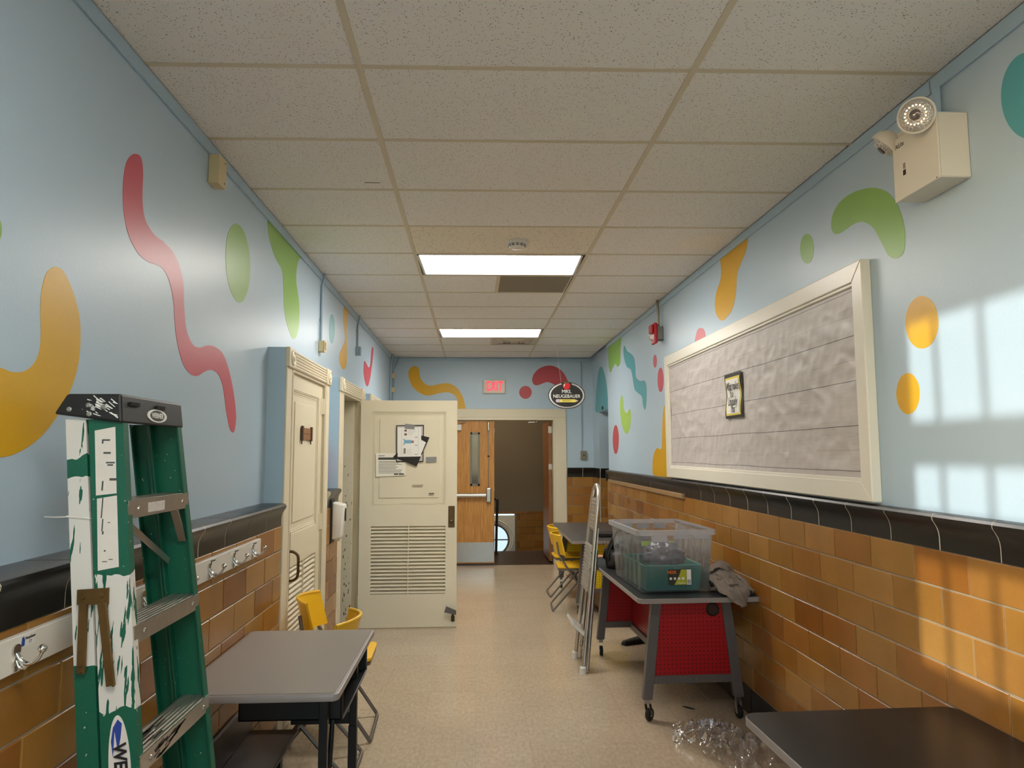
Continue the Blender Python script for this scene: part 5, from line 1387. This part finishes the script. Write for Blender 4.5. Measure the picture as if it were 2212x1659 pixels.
# bagged fittings lying on the bin
def lump(name, m, parent, loc, sx, sy, sz, amp, fr, seed, n=34, flat=-.4, rot=None):
    def fn(u, v):
        a = 2*math.pi*u; b = math.pi*(v-.5)*.999
        p = Vector((math.cos(a)*math.cos(b), math.sin(a)*math.cos(b), math.sin(b)))
        d = 1+amp*noise.noise(p*fr+Vector((seed, 0, 0)))+amp*.6*(abs(noise.noise(p*fr*2.1+Vector((0, seed, 0))))-.25)+amp*.35*noise.noise(p*fr*4.3)
        z = p.z*d
        z = max(z, flat)
        return (p.x*d*sx, p.y*d*sy, (z-flat)*sz)
    return MB().surf(fn, n, n//2+4, cu=True).build(name, m, parent, loc, rot, smooth=2.5)
GREYB = mat('grey_bag', (84, 84, 93), .3, var=.25, vscale=18)
pk = thing('parts_bag', 'bag of grey plastic fittings with a green card in the tote', 'bag', (1.215, 4.58, TZ+.155))
lump('bag_body', GREYB, pk, (0, 0, 0), .125, .13, .092, .28, 2.4, 3.1, 44)
for i in range(15):
    a = random.uniform(0, 6.28); r = random.uniform(.03, .115); hgt = .062*(1-(r/.15)**2)+.035
    rx, ry = random.uniform(0, 3), random.uniform(0, 3)
    q = Matrix.Rotation(rx, 3, 'X') @ Matrix.Rotation(ry, 3, 'Z')
    pts = [q @ Vector((.022*math.cos(k*.7), .016*math.sin(k*.7), 0)) + Vector((r*math.cos(a), -abs(r*math.sin(a))*.9-.015, hgt)) for k in range(8)]
    MB().tube(pts, .006, 6).build('fitting', mat('fitting_grey', (148, 148, 158), .35), pk, smooth=1)
MB().hexa([(-.13, .02, .100), (.075, .02, .100), (.075, .05, .096), (-.13, .05, .096)], [(-.13, .028, .128), (.075, .028, .126), (.075, .056, .124), (-.13, .056, .126)]).build('header_card', mat('lime_card', (158, 196, 64), .5), pk)

# black bag behind the tote
t = thing('black_bag', 'slumped black tool bag on the far end of the red table', 'bag', (1.245, 5.52, TZ+.001))
BAGM = mat('black_nylon', (20, 19, 20), .42, bump=(60, .3, .006))
lump('bag_body', BAGM, t, (0, 0, 0), .215, .25, .165, .22, 2.0, 7.7, 46)
MB().tube(catmull([(-.2, -.12, .10), (-.21, -.16, .20), (-.15, -.1, .265), (-.06, .02, .25), (-.02, .1, .2)], 4, False), .012, 8).build('handle', BAGM, t, smooth=1)
lump('pocket', BAGM, t, (-.16, -.15, .0), .10, .10, .10, .2, 2.5, 2.2, 24)
MB().tube([(-.255+.012*math.cos(a), -.08, .165+.016*math.sin(a)) for a in [2*math.pi*i/10 for i in range(10)]], .003, 6, closed=True).build('buckle', CHROME, t)
for y in (-.18, -.10): MB().tube(catmull([(-.235, y, .03), (-.245, y, .10), (-.20, y+.02, .19)], 4, False), .009, 6).build('strap', BLACKP, t, smooth=1)

# grey rag on the near edge
t = thing('grey_rag', 'crumpled grey brown cloth draped over the red table edge', 'cloth', (1.578, 4.425, TZ+.001))
RAG = mat('taupe_cloth', (128, 114, 102), .95, var=.10, vscale=30, bump=(140, .35, .003))
def roll(path, rx, rz, seed, n=16, tuck=.6):
    P = catmull(path, 8, False); N = len(P)
    def fn(u, v):
        k = min(int(v*(N-1)), N-2); f = v*(N-1)-k
        p = Vector(P[k]).lerp(Vector(P[k+1]), f); d = (Vector(P[k+1])-Vector(P[k])).normalized()
        sd_ = d.cross(Vector((0, 0, 1))).normalized(); up_ = sd_.cross(d)
        a = 2*math.pi*u; ta = min(1, .35+3.2*min(v, 1-v))
        w = 1+.22*noise.noise(Vector((math.cos(a)*1.5+seed, math.sin(a)*1.5, v*5)))+.16*math.sin(3*a+v*9+seed)
        return tuple(p+sd_*math.cos(a)*rx*w*ta+up_*math.sin(a)*rz*w*ta)
    return MB().surf(fn, n*2, 40, cu=True)
lump('cloth_pile', RAG, t, (-.005, .03, .0), .088, .13, .062, .55, 3.2, 11.3, 64)
def drape(path, wid, skew, amp, fr, seed, thick=.004):
    P = catmull(path, 8, False); N = len(P)
    def fn(u, v, off=0):
        k = min(int(v*(N-1)), N-2); f = v*(N-1)-k
        p = Vector(P[k]).lerp(Vector(P[k+1]), f); d = (Vector(P[k+1])-Vector(P[k])).normalized()
        sd_ = Vector((0, 0, 1)).cross(d).normalized()*-1; up_ = sd_.cross(d)
        w = u-.5
        q = Vector((w*fr+seed, v*fr*.45+w*skew, seed*.3))
        rid = 1-2.2*abs(noise.noise(q))
        fine = 1-2*abs(noise.noise(q*2.3+Vector((3, 1, 0))))
        sag = -.030*(abs(w)*2)**3
        ww = wid*(1+.18*noise.noise(Vector((v*4, seed, 0))))*(.72+.28*math.sin(math.pi*min(1, v*1.15)))
        return tuple(p+sd_*w*ww+d*(.012*noise.noise(Vector((u*5, seed, 4))))+up_*(amp*rid+amp*.45*fine+sag+off))
    n, m = 40, 44
    mb = MB().surf(fn, n, m); mb.surf(lambda u, v: fn(u, v, -thick), n, m)
    K = n*m
    for a_ in range(n-1): mb.f += [(a_*m, (a_+1)*m, (a_+1)*m+K, a_*m+K), (a_*m+m-1, a_*m+m-1+K, (a_+1)*m+m-1+K, (a_+1)*m+m-1)]
    for b_ in range(m-1): mb.f += [(b_, b_+K, b_+1+K, b_+1), ((n-1)*m+b_, (n-1)*m+b_+1, (n-1)*m+b_+1+K, (n-1)*m+b_+K)]
    return mb
drape([(-.03, .15, .04), (-.03, .08, .085), (-.03, -.01, .075), (-.02, -.10, .045), (.0, -.172, .024), (.012, -.196, -.010), (.016, -.200, -.050)], .18, 8.0, .015, 9.0, 3.7).build('cloth_fold', RAG, t, smooth=2.5)
drape([(-.08, .10, .07), (-.03, .06, .112), (.02, .0, .092), (.055, -.07, .055), (.075, -.13, .022)], .13, 6.0, .015, 8.0, 8.3).build('cloth_fold', RAG, t, smooth=2.5)
drape([(-.06, .13, .09), (-.055, .09, .140), (-.02, .06, .158), (.025, .05, .130), (.04, .05, .085)], .095, 4.0, .013, 7.0, 12.9).build('cloth_fold', RAG, t, smooth=2.5)

# small black tray on the far table
t = tag(MB().box(-.09, .09, -.12, .12, 0, .035).build('tray', BLACKP, None, (1.36, 7.42, .7545), bevel=.006), 'small black tray on the far table behind the step stool', 'tray')
t = tag(MB().box(-.09, .12, -.06, .06, 0, .006).build('folder', mat('tan_card', (186, 138, 100), .7), None, (1.10, 5.93, TZ), bevel=.001), 'tan card folder on the red table behind the black bag', 'folder')

# ---- folded aluminium step stool leaning on the red table
SB = Vector((.808, 5.56, 0))
t = thing('step_stool', 'folded aluminium step stool leaning against the red table', 'step stool', SB)
def P3(y, z, off=0): return (-.005+.114*z+off, y, z)
def ysp(z, s): return s*(.205-.058*z)
loop = [P3(ysp(.05, -1), .05), P3(ysp(.6, -1), .6), P3(ysp(1.10, -1), 1.10), P3(-.136, 1.20), P3(-.120, 1.27), P3(-.072, 1.335), P3(0, 1.358), P3(.072, 1.335), P3(.120, 1.27), P3(.136, 1.20), P3(ysp(1.10, 1), 1.10), P3(ysp(.6, 1), .6), P3(ysp(.05, 1), .05)]
MB().tube(catmull(loop, 3, False), .0165, 10).build('front_frame', ALU, t, smooth=1)
for s in (-1, 1):
    MB().tube([P3(ysp(.03, s)*.86, .014, .034), P3(ysp(.8, s)*.82, .88, .024)], .0135, 10).build('rear_leg', ALU, t, smooth=1)
    MB().lathe([(.025, 0), (.025, .045), (.019, .052)], 14, P3(ysp(.0, s), 0)).build('foot_cap', WHITEP, t, smooth=.6)
    MB().bar(P3(ysp(.75, s)*.8, .74, .016), P3(ysp(1.05, s)*.75, 1.04, .012), .034, .004, (0, 1, 0)).build('side_link', ALU, t)
    for z in (.55, .74, .86): MB().lathe([(.009, 0), (.006, .003)], 8, P3(ysp(z, s), z, -.017), (-1, 0, 0)).build('rivet', GREYFR, t)
MB().tube([P3(ysp(.1, -1)*.86, .10, .033), P3(ysp(.1, 1)*.86, .10, .033)], .010, 8).build('rear_bar', ALU, t)
def tread(za, zb, off, hy, nr):
    pl = MB().hexa([P3(-hy, za, off), P3(hy, za, off), P3(hy, zb, off), P3(-hy, zb, off)], [P3(-hy, za, off+.016), P3(hy, za, off+.016), P3(hy, zb, off+.016), P3(-hy, zb, off+.016)]).build('tread', ALU, t)
    for i in range(nr):
        z = za+(zb-za)*(i+.5)/nr
        MB().bar(P3(-hy*.94, z, off-.003), P3(hy*.94, z, off-.003), .007, .010, (0, 0, 1)).build('tread_rib', ALU, pl)
    return pl
tread(1.02, 1.26, -.006, .105, 8)
tread(.575, .91, -.022, .142, 14)
MB().hexa([(-.075, -.172, .335), (.02, -.172, .248), (.02, .172, .248), (-.075, .172, .335)], [(-.065, -.172, .354), (.030, -.172, .268), (.030, .172, .268), (-.065, .172, .354)]).build('lowest_tread', mat('bright_aluminium', (222, 220, 214), .4, metal=.5), t, bevel=.002)

# small things on the floor
t = tag(MB().hexa([(-.05, -.17, 0), (.05, -.17, 0), (.03, .17, 0), (-.03, .17, 0)], [(-.05, -.17, .035), (.05, -.17, .035), (.03, .17, .006), (-.03, .17, .006)]).build('door_wedge', BROWNW, None, (1.27, 9.38, 0), (0, 0, .15)), 'brown wooden door wedge on the floor under the far table', 'wedge')
t = tag(MB().hexa([(-.17, -.03, 0), (.17, -.08, 0), (.17, .06, 0), (-.17, .03, 0)], [(-.16, -.02, .035), (.17, -.06, .055), (.17, .05, .055), (-.16, .02, .035)]).build('floor_foot', RUBBER, None, (1.40, 6.18, 0), (0, 0, .5), bevel=.008), 'black tapered stand foot on the floor beyond the red table', 'stand foot')
t = tag(MB().prism(catmull([(-.04, 0), (-.01, .012), (.03, .006), (.045, -.004), (.01, -.012)], 3), lambda u, v, d: (u, v, d), 0, .003).build('leaf_litter', mat('dark_scrap', (44, 32, 26), .7), None, (1.36, 4.62, .0005), (0, 0, -.7)), 'small dark scrap on the floor under the red table', 'scrap')
# crumpled clear plastic wrap
t = thing('plastic_wrap', 'crumpled clear plastic wrap on the floor beside the near table', 'plastic wrap', (1.40, 4.02, 0))
def wrapf(seed, sx, sy, h, rot, ox, oy):
    c, s_ = math.cos(rot), math.sin(rot)
    def fn(u, v):
        x, y = (u-.5)*2, (v-.5)*2
        r = max(abs(x), abs(y)); q = Vector((x*2.3+seed, y*2.3, seed))
        ridge = 1-abs(noise.noise(q*1.1))*2.4
        z = h*(max(0, 1-(x*x+y*y)*.6))*(.30+.75*ridge)+.020*(.5-abs(noise.noise(q*2.6)))+.006*noise.noise(q*5)
        edge = 1+.16*noise.noise(Vector((math.atan2(y, x)*2, seed, 0)))
        X, Y = x*sx*edge*(1-.25*abs(y)), y*sy*edge*(1-.25*abs(x))
        return (ox+X*c-Y*s_, oy+X*s_+Y*c, max(.003, z+.012))
    return MB().surf(fn, 60, 48)
wrapf(1.7, .24, .17, .10, -.5, -.06, .06).build('film_sheet', WRAP, t, smooth=1.2)
wrapf(5.2, .20, .22, .14, .4, .02, -.20).build('film_sheet', WRAP, t, smooth=1.2)
